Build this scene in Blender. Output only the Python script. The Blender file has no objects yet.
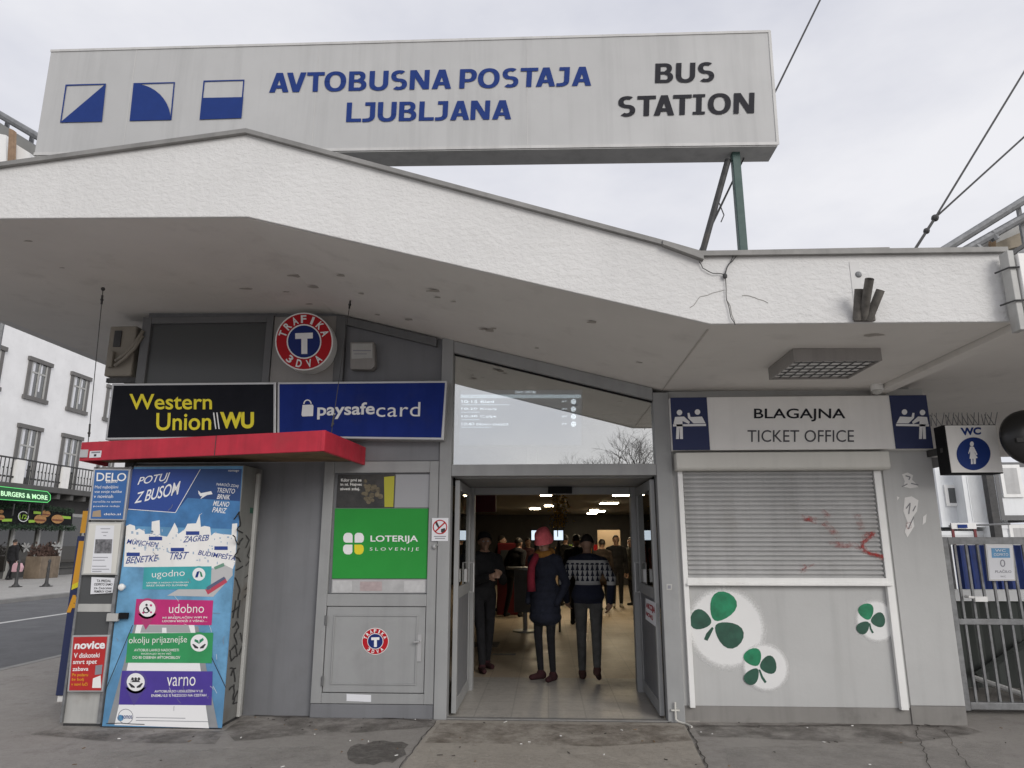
import bpy, bmesh, math, random
from mathutils import Vector, Matrix, noise
random.seed(7)
R = math.radians
sc = bpy.context.scene
COL = sc.collection

# ------------------------------------------------------------------ camera
F, PITCH, YAW = 690.0, R(13), R(2.8)
CAM = Vector((0, -6.52, 1.5))
fw = Vector((-math.sin(YAW)*math.cos(PITCH), math.cos(YAW)*math.cos(PITCH), math.sin(PITCH)))
rt = Vector((math.cos(YAW), math.sin(YAW), 0)); up = rt.cross(fw)
cam = bpy.data.cameras.new('camera'); co = bpy.data.objects.new('camera', cam); COL.objects.link(co)
M3 = Matrix((rt, up, -fw)).transposed().to_4x4(); M3.translation = CAM
co.matrix_world = M3
cam.sensor_fit = 'HORIZONTAL'; cam.sensor_width = 36; cam.lens = F*36/1024
cam.clip_end = 2000; cam.clip_start = .05
sc.camera = co

# survey helpers: where the sight line through a measured point meets a real plane
def ray(px, py): return fw + rt*((px-512)/F) + up*((384-py)/F)
def onY(px, py, Y):
    d = ray(px, py); return CAM + d*((Y-CAM.y)/d.y)
def onX(px, py, X):
    d = ray(px, py); return CAM + d*((X-CAM.x)/d.x)
def onZ(px, py, Z):
    d = ray(px, py); return CAM + d*((Z-CAM.z)/d.z)

# ------------------------------------------------------------------ materials
def mat(name, col, rough=.6, metal=0., var=.0, vs=2., streak=0., bump=0., bs=60., dirt=0., dcol=(.05,.045,.04), emit=0., spec=.5, coat=0.):
    m = bpy.data.materials.new(name); m.use_nodes = True
    nt = m.node_tree; N = nt.nodes; L = nt.links; b = N['Principled BSDF']
    b.inputs['Roughness'].default_value = rough; b.inputs['Metallic'].default_value = metal
    b.inputs['Specular IOR Level'].default_value = spec
    b.inputs['Base Color'].default_value = (*col, 1)
    if coat: b.inputs['Coat Weight'].default_value = coat
    if emit:
        b.inputs['Emission Color'].default_value = (*col, 1); b.inputs['Emission Strength'].default_value = emit
    if var or streak or dirt or bump:
        g = N.new('ShaderNodeNewGeometry'); cur = None
        def noi(scale, det, vec=None):
            n = N.new('ShaderNodeTexNoise'); n.inputs['Scale'].default_value = scale; n.inputs['Detail'].default_value = det
            n.inputs['Roughness'].default_value = .6
            if vec:
                mp = N.new('ShaderNodeMapping'); mp.inputs['Scale'].default_value = vec
                L.new(g.outputs['Position'], mp.inputs['Vector']); L.new(mp.outputs[0], n.inputs['Vector'])
            else: L.new(g.outputs['Position'], n.inputs['Vector'])
            return n
        def mixc(fac, a, c2, mode='MIX'):
            x = N.new('ShaderNodeMix'); x.data_type = 'RGBA'; x.blend_type = mode
            if isinstance(fac, float): x.inputs[0].default_value = fac
            else: L.new(fac, x.inputs[0])
            for i, v in ((6, a), (7, c2)):
                if isinstance(v, tuple): x.inputs[i].default_value = (*v, 1)
                else: L.new(v, x.inputs[i])
            return x.outputs[2]
        def ramp(o, a, c2):
            r = N.new('ShaderNodeMapRange'); r.inputs['From Min'].default_value = a; r.inputs['From Max'].default_value = c2
            L.new(o, r.inputs['Value']); return r.outputs[0]
        cur = tuple(col)
        if var:
            n = noi(vs, 6)
            cur = mixc(ramp(n.outputs['Fac'], .3, .7), tuple(c*(1-var) for c in col), tuple(min(1, c*(1+var)) for c in col))
        if streak:
            n = noi(1., 4, (9, 9, .5))
            f = N.new('ShaderNodeMath'); f.operation = 'MULTIPLY'; f.inputs[1].default_value = streak
            L.new(ramp(n.outputs['Fac'], .48, .75), f.inputs[0])
            cur = mixc(f.outputs[0], cur, tuple(c*.45 for c in col))
        if dirt:
            n = noi(3.3, 9); f = N.new('ShaderNodeMath'); f.operation = 'MULTIPLY'; f.inputs[1].default_value = dirt
            L.new(ramp(n.outputs['Fac'], .56, .74), f.inputs[0]); cur = mixc(f.outputs[0], cur, dcol)
        if not isinstance(cur, tuple): L.new(cur, b.inputs['Base Color'])
        if var:
            n = noi(vs*5, 3); rr = N.new('ShaderNodeMapRange'); rr.inputs['To Min'].default_value = max(0, rough-.1); rr.inputs['To Max'].default_value = min(1, rough+.12)
            L.new(n.outputs['Fac'], rr.inputs['Value']); L.new(rr.outputs[0], b.inputs['Roughness'])
        if bump:
            n = noi(bs, 5); bp = N.new('ShaderNodeBump'); bp.inputs['Strength'].default_value = 1; bp.inputs['Distance'].default_value = bump
            L.new(n.outputs['Fac'], bp.inputs['Height']); L.new(bp.outputs[0], b.inputs['Normal'])
    return m

def stucco():
    m = mat('white_rough_plaster', (.70,.695,.68), .9, var=.05, vs=1.0, streak=.06, dirt=.22, dcol=(.52,.505,.48))
    nt = m.node_tree; N = nt.nodes; L = nt.links; b = N['Principled BSDF']
    g = N.new('ShaderNodeNewGeometry'); mp = N.new('ShaderNodeMapping'); mp.inputs['Scale'].default_value = (1, 1, 1.5)
    L.new(g.outputs['Position'], mp.inputs[0])
    n = N.new('ShaderNodeTexNoise'); n.inputs['Scale'].default_value = 20; n.inputs['Detail'].default_value = 8; n.inputs['Roughness'].default_value = .62; n.inputs['Distortion'].default_value = .25
    L.new(mp.outputs[0], n.inputs['Vector'])
    bp = N.new('ShaderNodeBump'); bp.inputs['Distance'].default_value = .017; bp.inputs['Strength'].default_value = .65
    L.new(n.outputs['Fac'], bp.inputs['Height']); L.new(bp.outputs[0], b.inputs['Normal'])
    return m

def ground_mat(name, c1, c2, stain, cellscale=0, tile=None, rough=.85):
    m = bpy.data.materials.new(name); m.use_nodes = True
    nt = m.node_tree; N = nt.nodes; L = nt.links; b = N['Principled BSDF']
    g = N.new('ShaderNodeNewGeometry')
    def noi(s, d, rg=.6):
        n = N.new('ShaderNodeTexNoise'); n.inputs['Scale'].default_value = s; n.inputs['Detail'].default_value = d; n.inputs['Roughness'].default_value = rg
        L.new(g.outputs['Position'], n.inputs['Vector']); return n.outputs['Fac']
    def rmp(o, a, c, lo=0., hi=1.):
        r = N.new('ShaderNodeMapRange'); r.inputs['From Min'].default_value = a; r.inputs['From Max'].default_value = c
        r.inputs['To Min'].default_value = lo; r.inputs['To Max'].default_value = hi; L.new(o, r.inputs['Value']); return r.outputs[0]
    def mixc(f, a, c):
        x = N.new('ShaderNodeMix'); x.data_type = 'RGBA'; L.new(f, x.inputs[0])
        for i, v in ((6, a), (7, c)):
            if isinstance(v, tuple): x.inputs[i].default_value = (*v, 1)
            else: L.new(v, x.inputs[i])
        return x.outputs[2]
    c = mixc(rmp(noi(.9, 8, .65), .3, .7), c1, c2)
    c = mixc(rmp(noi(2.1, 8, .75), .52, .70, 0, .85), c, stain)
    c = mixc(rmp(noi(160, 2), .62, .72, 0, .5), c, tuple(min(1, v*2.0) for v in c2))
    c = mixc(rmp(noi(90, 2), .64, .74, 0, .6), c, stain)
    c = mixc(rmp(noi(11, 8, .75), .35, .68, .0, .55), c, tuple(v*1.18 for v in c2))
    c = mixc(rmp(noi(34, 6, .8), .52, .7, 0, .5), c, stain)
    vo = N.new('ShaderNodeTexVoronoi'); vo.inputs['Scale'].default_value = 5.5; L.new(g.outputs['Position'], vo.inputs['Vector'])   # chewing gum spots
    c = mixc(rmp(vo.outputs['Distance'], .05, .035, 0, .55), c, tuple(v*.5 for v in stain))
    if tile:
        br = N.new('ShaderNodeTexBrick'); br.offset = 0; br.inputs['Scale'].default_value = 1; br.inputs['Brick Width'].default_value = tile; br.inputs['Row Height'].default_value = tile
        br.inputs['Mortar Size'].default_value = .006; L.new(g.outputs['Position'], br.inputs['Vector'])
        c = mixc(rmp(br.outputs['Fac'], 0, 1, 0, .3), c, tuple(v*.4 for v in c1))
    L.new(c, b.inputs['Base Color'])
    L.new(rmp(noi(1.5, 5), .3, .7, rough-.22, rough), b.inputs['Roughness'])
    bp = N.new('ShaderNodeBump'); bp.inputs['Distance'].default_value = .010 if not tile else .0008; L.new(noi(48, 7, .8), bp.inputs['Height'])
    L.new(bp.outputs[0], b.inputs['Normal'])
    return m

def glass(name, tint=(.8,.85,.85), refl=.5, rough=.0, dark=None):
    m = bpy.data.materials.new(name); m.use_nodes = True
    nt = m.node_tree; N = nt.nodes; L = nt.links; N.remove(N['Principled BSDF'])
    o = N['Material Output']; mx = N.new('ShaderNodeMixShader'); gl = N.new('ShaderNodeBsdfGlossy'); gl.inputs['Roughness'].default_value = rough
    gl.inputs['Color'].default_value = (1,1,.97,1)
    if dark: t = N.new('ShaderNodeBsdfDiffuse'); t.inputs['Color'].default_value = (*dark, 1)
    else: t = N.new('ShaderNodeBsdfTransparent'); t.inputs['Color'].default_value = (*tint, 1)
    fr = N.new('ShaderNodeFresnel'); fr.inputs['IOR'].default_value = 1.5
    ad = N.new('ShaderNodeMath'); ad.operation = 'ADD'; ad.use_clamp = True; ad.inputs[1].default_value = refl
    L.new(fr.outputs[0], ad.inputs[0]); L.new(ad.outputs[0], mx.inputs[0]); L.new(t.outputs[0], mx.inputs[1]); L.new(gl.outputs[0], mx.inputs[2])
    L.new(mx.outputs[0], o.inputs[0])
    return m

def spray(name, col, dens, sc_=22, top=.95):
    m = mat(name, col, .85); nt = m.node_tree; N = nt.nodes; L = nt.links
    g = N.new('ShaderNodeNewGeometry'); n = N.new('ShaderNodeTexNoise'); n.inputs['Scale'].default_value = sc_; n.inputs['Detail'].default_value = 8; n.inputs['Roughness'].default_value = .75
    L.new(g.outputs['Position'], n.inputs['Vector']); r = N.new('ShaderNodeMapRange'); r.inputs['From Min'].default_value = .62-dens*.5; r.inputs['From Max'].default_value = .95-dens*.5
    r.inputs['To Max'].default_value = top; L.new(n.outputs['Fac'], r.inputs['Value']); L.new(r.outputs[0], N['Principled BSDF'].inputs['Alpha']); return m
MAT = {}
MAT['stucco'] = stucco()
MAT['soffit'] = mat('grey_soffit_paint', (.73,.705,.665), .85, var=.06, vs=.9, dirt=.22, dcol=(.36,.33,.30), bump=.0015, bs=45)
MAT['soffitstain'] = mat('soffit_stain', (.40,.37,.335), .9)
MAT['greymetal'] = mat('grey_painted_metal', (.185,.189,.20), .55, var=.09, vs=1.6, streak=.28, dirt=.22, dcol=(.12,.115,.11), bump=.0006, bs=30)
MAT['greyframe'] = mat('grey_frame_paint', (.31,.315,.315), .5, var=.06, vs=3, streak=.2, dirt=.18, dcol=(.13,.125,.12))
MAT['greydark'] = mat('dark_grey_paint', (.13,.132,.135), .5, var=.1, vs=2, streak=.2)
MAT['warmgrey'] = mat('warm_grey_panel', (.30,.285,.27), .6, var=.08, streak=.25)
MAT['whitewall'] = mat('offwhite_wall_paint', (.485,.487,.478), .8, var=.05, vs=1.5, streak=.16, dirt=.16, dcol=(.40,.39,.36), bump=.0012, bs=35)
MAT['plinth'] = mat('grey_plinth_paint', (.25,.24,.225), .85, var=.1, streak=.3, dirt=.4, bump=.001)
MAT['whitemetal'] = mat('white_painted_metal', (.84,.84,.82), .45, var=.05, streak=.15, dirt=.12, dcol=(.35,.3,.25))
MAT['shutter'] = mat('shutter_slat_paint', (.485,.485,.48), .5, var=.08, vs=3, streak=.3, dirt=.35, dcol=(.35,.33,.3))
MAT['cream'] = mat('cream_box_paint', (.66,.65,.60), .5, var=.04, streak=.1)
MAT['flash'] = mat('zinc_flashing', (.25,.245,.235), .6, .2, var=.2, vs=4, streak=.3)
MAT['roof'] = mat('bitumen_roof', (.10,.10,.10), .9, var=.15)
MAT['signpanel'] = mat('weathered_sign_sheet', (.475,.475,.468), .5, .0, var=.06, vs=1.1, streak=.22, dirt=.1, dcol=(.34,.335,.32))
MAT['signedge'] = mat('sign_edge_metal', (.56,.555,.54), .6, .1, var=.1, streak=.3)
MAT['signblue'] = mat('sign_blue_vinyl', (.014,.040,.19), .6, var=.06, vs=8, spec=.2)
MAT['signblack'] = mat('sign_dark_vinyl', (.02,.02,.026), .6, spec=.2)
MAT['greenpost'] = mat('green_post_paint', (.04,.085,.075), .5, var=.15, streak=.3)
MAT['darkmetal'] = mat('dark_weathered_steel', (.06,.06,.06), .6, .3, var=.3, vs=12, dirt=.4, dcol=(.14,.12,.1))
MAT['rustpipe'] = mat('old_dark_pipe', (.12,.112,.10), .8, .1, var=.5, vs=14, dirt=.6, dcol=(.03,.027,.025))
MAT['galv'] = mat('galvanised_steel', (.21,.215,.22), .5, .35, var=.25, vs=16, dirt=.3, dcol=(.12,.11,.1))
MAT['black'] = mat('black_plastic', (.010,.010,.011), .6, spec=.15)
MAT['cable'] = mat('black_cable', (.05,.05,.05), .6)
MAT['navy'] = mat('navy_vinyl', (.038,.048,.115), .6, var=.05, spec=.2)
MAT['wublack'] = mat('black_sign_face', (.011,.012,.017), .6, var=.2, vs=3, spec=.12, dirt=.35, dcol=(.035,.035,.036))
MAT['yellow'] = mat('yellow_vinyl', (.80,.68,.02), .5)
MAT['white'] = mat('white_vinyl', (.85,.85,.85), .6, spec=.25)
MAT['offwhite'] = mat('offwhite_vinyl', (.86,.85,.82), .55, var=.05, streak=.12)
MAT['psblue'] = mat('royal_blue_sign_face', (.012,.03,.20), .6, var=.12, vs=3, spec=.12, streak=.25, dirt=.3, dcol=(.04,.05,.13))
MAT['alu'] = mat('aluminium_edge', (.5,.5,.5), .4, .5, var=.1)
MAT['red'] = mat('red_awning_paint', (.50,.022,.045), .6, var=.14, vs=4, streak=.35, dirt=.4, dcol=(.30,.06,.06))
MAT['signred'] = mat('red_sign_face', (.46,.012,.02), .55, spec=.2)
MAT['discblue'] = mat('deep_blue_sign_face', (.015,.03,.16), .55, spec=.2)
MAT['wood'] = mat('weathered_underside_wood', (.20,.13,.07), .8, var=.35, vs=5, dirt=.5)
MAT['green'] = mat('lottery_green_vinyl', (.028,.29,.048), .55, var=.07, spec=.2, dirt=.12, dcol=(.06,.30,.08))
MAT['clover1'] = mat('clover_bright_green', (.01,.20,.09), .6, var=.35, vs=9)
MAT['clover2'] = mat('clover_dark_green', (.02,.085,.055), .6, var=.3, vs=9)
MAT['discwhite'] = mat('white_spray_disc', (.82,.82,.81), .8, var=.03)
MAT['dischalo'] = mat('pale_spray_halo', (.72,.72,.70), .8, var=.03)
MAT['boxmetal'] = mat('old_grey_box_paint', (.20,.20,.19), .55, var=.12, vs=3, streak=.4, dirt=.5, dcol=(.12,.08,.05))
MAT['rackmetal'] = mat('rack_silver_paint', (.45,.45,.43), .5, var=.1, vs=4, streak=.25, dirt=.35, dcol=(.16,.1,.06))
MAT['paper'] = mat('white_paper', (.74,.75,.78), .8)
MAT['ink'] = mat('black_ink', (.03,.03,.035), .7)
MAT['inkgrey'] = mat('grey_ink', (.25,.25,.28), .7)
MAT['darkglass'] = glass('dark_window_glass', refl=-.02, dark=(.085,.088,.09), rough=.2)
MAT['transom'] = glass('mirror_coated_glass', (.75,.78,.78), refl=.52, rough=.0)
MAT['doorglass'] = glass('door_glass', (.45,.48,.47), refl=.06)
MAT['winglass'] = glass('far_window_glass', refl=.12, dark=(.03,.033,.036))
MAT['asphalt'] = ground_mat('pavement_asphalt', (.27,.25,.23), (.355,.333,.31), (.17,.156,.143))
MAT['road'] = ground_mat('road_asphalt', (.10,.102,.108), (.14,.142,.148), (.075,.077,.082))
MAT['slab'] = ground_mat('entrance_concrete', (.30,.27,.232), (.43,.392,.34), (.17,.15,.125))
MAT['farpave'] = ground_mat('far_pavement', (.36,.35,.335), (.44,.43,.41), (.25,.24,.225))
MAT['tile'] = ground_mat('hall_floor_tile', (.40,.325,.24), (.48,.395,.295), (.24,.195,.145), tile=.33, rough=.55)
MAT['tilegrey'] = ground_mat('threshold_tile', (.36,.34,.31), (.44,.415,.38), (.22,.205,.185), tile=.33, rough=.6)
MAT['patch'] = ground_mat('dark_asphalt', (.16,.15,.14), (.22,.208,.195), (.10,.093,.087))
MAT['crack'] = mat('crack_dirt', (.06,.052,.046), .95, var=.3, vs=9)
MAT['kerb'] = mat('kerb_stone', (.30,.295,.285), .85, var=.15, dirt=.3)
MAT['lineW'] = mat('worn_road_paint', (.62,.62,.6), .8, var=.12, dirt=.3, dcol=(.15,.15,.15))
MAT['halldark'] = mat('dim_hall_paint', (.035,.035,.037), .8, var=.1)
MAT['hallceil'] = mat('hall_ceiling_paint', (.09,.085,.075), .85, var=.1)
MAT['lamp'] = mat('lit_fluorescent_panel', (1,.82,.55), .5, emit=42)
MAT['screen'] = mat('lit_screen', (.75,.87,1), .4, emit=1.1)
MAT['redpanel'] = mat('dark_red_panel', (.16,.012,.015), .45)
MAT['gold'] = mat('gold_tinsel', (.55,.38,.06), .3, .8)
MAT['beige'] = mat('beige_board', (.38,.29,.2), .7)
MAT['acbody'] = mat('aged_cream_casing', (.25,.225,.185), .6, var=.12, streak=.5, dirt=.4, dcol=(.1,.08,.06))
MAT['bldwhite'] = mat('white_render', (.86,.86,.86), .9, var=.06, vs=1.1, streak=.02, dirt=.2, dcol=(.62,.62,.62), bump=.004, bs=12)
MAT['winframe'] = mat('grey_window_surround', (.16,.155,.15), .8, var=.1)
MAT['stone'] = mat('ground_floor_stone', (.10,.098,.094), .85, var=.15)
MAT['neon'] = mat('lit_green_sign', (.10,.62,.16), .4, emit=.55)
MAT['signgreen'] = mat('dark_green_sign_body', (.01,.10,.03), .5)
MAT['lime'] = mat('lime_print', (.35,.60,.05), .5)
MAT['leaf'] = mat('garland_needles', (.025,.05,.028), .8, var=.4, vs=9)
MAT['bun'] = mat('burger_bun_print', (.50,.26,.09), .6, var=.25, vs=18)
MAT['patty'] = mat('burger_filling_print', (.22,.07,.03), .6, var=.3, vs=18)
MAT['planterwood'] = mat('planter_boards', (.20,.155,.11), .8, var=.25, vs=4, streak=.4)
MAT['shrub'] = mat('brown_shrub', (.07,.04,.03), .8, var=.4)
MAT['totyellow'] = mat('amber_totem_panel', (.75,.36,.02), .4)
MAT['container'] = mat('portacabin_white', (.80,.82,.83), .55, var=.04, streak=.12)
MAT['tarp'] = mat('blue_tarpaulin', (.014,.035,.16), .6, var=.25, vs=5, streak=.3)
MAT['corr'] = mat('dark_corrugated_sheet', (.045,.052,.048), .6, .2, var=.15, streak=.2)
MAT['blueink'] = mat('blue_print', (.02,.05,.25), .6)
MAT['skyblue'] = mat('light_blue_print', (.11,.29,.50), .55, var=.18, vs=4, streak=.2, dirt=.12, dcol=(.2,.33,.45))
MAT['barkm'] = mat('bare_bark', (.15,.14,.13), .9, var=.2)
MAT['reflbld'] = mat('pale_office_wall', (.5,.5,.5), .8, var=.05)
MAT['lens'] = mat('lamp_lens_dim', (.55,.55,.52), .3)
MAT['redspray'] = mat('red_spray_paint', (.45,.05,.05), .8, var=.25, vs=12)
MAT['redspray2'] = mat('faded_red_spray', (.47,.29,.28), .8, var=.15, vs=12)
MAT['redspray'] = spray('red_spray_paint', (.40,.05,.045), .55); MAT['redspray2'] = spray('thin_red_spray', (.42,.12,.11), .36)
MAT['graffiti'] = mat('black_marker', (.03,.03,.03), .6)
MAT['scrape'] = mat('peeled_paint', (.78,.77,.75), .85)
MAT['peelgrey'] = mat('peeled_grey', (.25,.25,.26), .85)

# ------------------------------------------------------------------ builders
class MB:
    def __init__(s): s.v = []; s.f = []; s.mi = []; s.m = 0
    def add(s, vs, fs):
        o = len(s.v); s.v += [Vector(v) for v in vs]; s.f += [tuple(i+o for i in f) for f in fs]; s.mi += [s.m]*len(fs); return s
    def box(s, x0, x1, y0, y1, z0, z1):
        if x0 > x1: x0, x1 = x1, x0
        if y0 > y1: y0, y1 = y1, y0
        if z0 > z1: z0, z1 = z1, z0
        return s.add([(x, y, z) for z in (z0, z1) for x, y in ((x0,y0),(x1,y0),(x1,y1),(x0,y1))],
              [(3,2,1,0),(4,5,6,7),(0,1,5,4),(1,2,6,5),(2,3,7,6),(3,0,4,7)])
    def prism(s, pts, off):                 # closed polygon swept along off
        n = len(pts); off = Vector(off); pts = [Vector(p) for p in pts]
        nr = Vector((0,0,0))
        for i in range(n): nr += pts[i].cross(pts[(i+1) % n])
        if nr.dot(off) > 0: pts = pts[::-1]
        return s.add(pts+[p+off for p in pts], [tuple(range(n)), tuple(range(2*n-1, n-1, -1))]+[(i, i+n, (i+1) % n+n, (i+1) % n) for i in range(n)])
    def poly(s, pts): return s.add(pts, [tuple(range(len(pts)))])
    def tube(s, pts, r, n=8, r1=None, cap=True):
        pts = [Vector(p) for p in pts]; k = len(pts); vs = []; fs = []
        a = None
        for i, p in enumerate(pts):
            d = (pts[min(i+1, k-1)]-pts[max(i-1, 0)]).normalized()
            if a is None: a = d.orthogonal().normalized()
            else: a = (a-d*a.dot(d)); a = a.normalized() if a.length > 1e-6 else d.orthogonal().normalized()
            b = d.cross(a); rr = r if r1 is None else r+(r1-r)*i/(k-1)
            vs += [p+(a*math.cos(2*math.pi*j/n)+b*math.sin(2*math.pi*j/n))*rr for j in range(n)]
        for i in range(k-1):
            fs += [(i*n+j, i*n+(j+1) % n, (i+1)*n+(j+1) % n, (i+1)*n+j) for j in range(n)]
        if cap: fs += [tuple(range(n-1, -1, -1)), tuple(range((k-1)*n, k*n))]
        return s.add(vs, fs)
    def ball(s, c, r, n=12, m=8, rot=None):
        if isinstance(r, (int, float)): r = (r, r, r)
        vs = []; c = Vector(c)
        for i in range(m+1):
            t = math.pi*i/m
            for j in range(n):
                p = 2*math.pi*j/n; q = Vector((r[0]*math.sin(t)*math.cos(p), r[1]*math.sin(t)*math.sin(p), r[2]*math.cos(t)))
                if rot: q = rot @ q
                vs.append(c+q)
        fs = [(i*n+j, (i+1)*n+j, (i+1)*n+(j+1) % n, i*n+(j+1) % n) for i in range(m) for j in range(n)]
        return s.add(vs, fs)
    def build(s, name, mats, parent=None, bevel=0, smooth=False):
        if not isinstance(mats, (list, tuple)): mats = [mats]
        me = bpy.data.meshes.new(name)
        off = parent.matrix_world.translation if parent else None
        if parent: off = wloc(parent)
        me.from_pydata([tuple(v-off) if off else tuple(v) for v in s.v], [], s.f)
        for m in mats: me.materials.append(MAT[m] if isinstance(m, str) else m)
        me.polygons.foreach_set('material_index', s.mi)
        if smooth: me.polygons.foreach_set('use_smooth', [True]*len(s.f))
        me.update()
        o = bpy.data.objects.new(name, me); COL.objects.link(o)
        if parent: o.parent = parent
        if bevel:
            b = o.modifiers.new('bevel', 'BEVEL'); b.width = bevel; b.segments = 2; b.limit_method = 'ANGLE'; b.angle_limit = R(40)
        return o
def wloc(o):
    p = Vector((0,0,0))
    while o: p += o.location; o = o.parent
    return p
def tag(o, label, cat, group=None):
    o['label'] = label; o['category'] = cat
    if group: o['group'] = group
    return o
def thing(name, label, cat, loc=(0,0,0), group=None):
    o = bpy.data.objects.new(name, None); COL.objects.link(o); o.location = loc; o.empty_display_size = .2
    return tag(o, label, cat, group)
def struct(o): o['kind'] = 'structure'; return o
def copy_tree(o, parent=None):
    c = o.copy(); COL.objects.link(c)
    if parent: c.parent = parent
    for ch in [x for x in kids.get(o.name, [])]: copy_tree(ch, c)
    return c
kids = {}
def remember(root):
    for o in bpy.data.objects:
        if o.parent: kids.setdefault(o.parent.name, [])
        if o.parent and o not in kids[o.parent.name]: kids[o.parent.name].append(o)

PY = lambda Y: (lambda x, y: onY(x, y, Y))
PX = lambda X: (lambda x, y: onX(x, y, X))
def rect(x0, y0, x1, y1): return [(x0,y0),(x1,y0),(x1,y1),(x0,y1)]
def circ(cx, cy, rx, ry=None, n=32, a0=0, a1=360):
    ry = ry or rx
    k = n if a1-a0 >= 360 else n+1
    return [(cx+rx*math.cos(R(a0+(a1-a0)*i/n)), cy+ry*math.sin(R(a0+(a1-a0)*i/n))) for i in range(k)]
def ink(name, m, polys, pl, parent, lift=0):    # flat print lying on a plane
    b = MB()
    for p in polys: b.poly([pl(*q) for q in p][::-1])
    return b.build(name, m, parent)
def strokes(name, m, lines, w, pl0, parent):      # marker / brush lines lying on a plane
    b = MB(); cnt = 0
    for ln in lines:
        for (a, c) in zip(ln, ln[1:]):
            cnt += 1
            def pl(x, y, k=cnt % 7):
                q = pl0(x, y); return q+(CAM-q).normalized()*(.0002*k)
            d = Vector((c[0]-a[0], c[1]-a[1])); 
            if d.length < 1e-6: continue
            nrm = Vector((-d.y, d.x)).normalized()*w/2
            b.poly([pl(*q) for q in ((a[0]+nrm.x, a[1]+nrm.y), (c[0]+nrm.x, c[1]+nrm.y), (c[0]-nrm.x, c[1]-nrm.y), (a[0]-nrm.x, a[1]-nrm.y))])
    return b.build(name, m, parent)

_tc = {}
def glyphs(s, bold, spacing=1., shear=0):
    k = (s, bold, spacing, shear)
    if k not in _tc:
        c = bpy.data.curves.new('lettering_curve', 'FONT'); c.body = s; c.offset = bold; c.space_character = spacing; c.shear = shear
        c.resolution_u = 4; c.fill_mode = 'FRONT'
        o = bpy.data.objects.new('lettering_curve', c); COL.objects.link(o)
        dg = bpy.context.evaluated_depsgraph_get(); me = bpy.data.meshes.new_from_object(o.evaluated_get(dg))
        vs = [tuple(v.co) for v in me.vertices]; fs = [tuple(p.vertices) for p in me.polygons]
        bpy.data.objects.remove(o); bpy.data.curves.remove(c); bpy.data.meshes.remove(me)
        x0 = min(v[0] for v in vs); x1 = max(v[0] for v in vs); y0 = min(v[1] for v in vs); y1 = max(v[1] for v in vs)
        _tc[k] = ([((v[0]-x0)/(x1-x0), (v[1]-y0)/(y1-y0)) for v in vs], fs)
    return _tc[k]
def text(items, m, pl, parent, name='lettering'):
    """items: (string, quad TL TR BR BL in measured points | (x0,y0,x1,y1), bold[, spacing[, shear]])"""
    b = MB()
    for it in items:
        s, q = it[0], it[1]; bold = it[2] if len(it) > 2 else 0; sp = it[3] if len(it) > 3 else 1; sh = it[4] if len(it) > 4 else 0
        if len(q) == 4 and not isinstance(q[0], tuple): q = rect(*q)
        vs, fs = glyphs(s, bold, sp, sh)
        TL, TR, BR, BL = [Vector(p) for p in q]; out = []
        for u, v in vs:
            p = (BL*(1-u)+BR*u)*(1-v)+(TL*(1-u)+TR*u)*v
            out.append(pl(p.x, p.y))
        b.add(out, fs)
    return b.build(name, m, parent)
def board(name, m, poly, Y, depth, parent, bevel=.004):
    return MB().prism([onY(*p, Y) for p in poly], (0, depth, 0)).build(name, m, parent, bevel)
def arc_text(s, cx, cy, r, h, a_mid, step, pl, m, parent, bottom=False, bold=.028, wf=.70):
    items = []
    n = len(s)
    for i, ch in enumerate(s):
        if ch == ' ': continue
        t = R(a_mid+(i-(n-1)/2)*step*(-1 if bottom else 1))
        dr = Vector((math.cos(t), math.sin(t))); up_ = dr if not bottom else -dr
        rg = Vector((-up_.y, up_.x)); w = h*wf*(.45 if ch == 'I' else 1)
        c = Vector((cx, cy))+dr*r
        items.append((ch, [tuple(c+up_*h/2-rg*w/2), tuple(c+up_*h/2+rg*w/2), tuple(c-up_*h/2+rg*w/2), tuple(c-up_*h/2-rg*w/2)], bold))
    return text(items, m, pl, parent)

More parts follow.
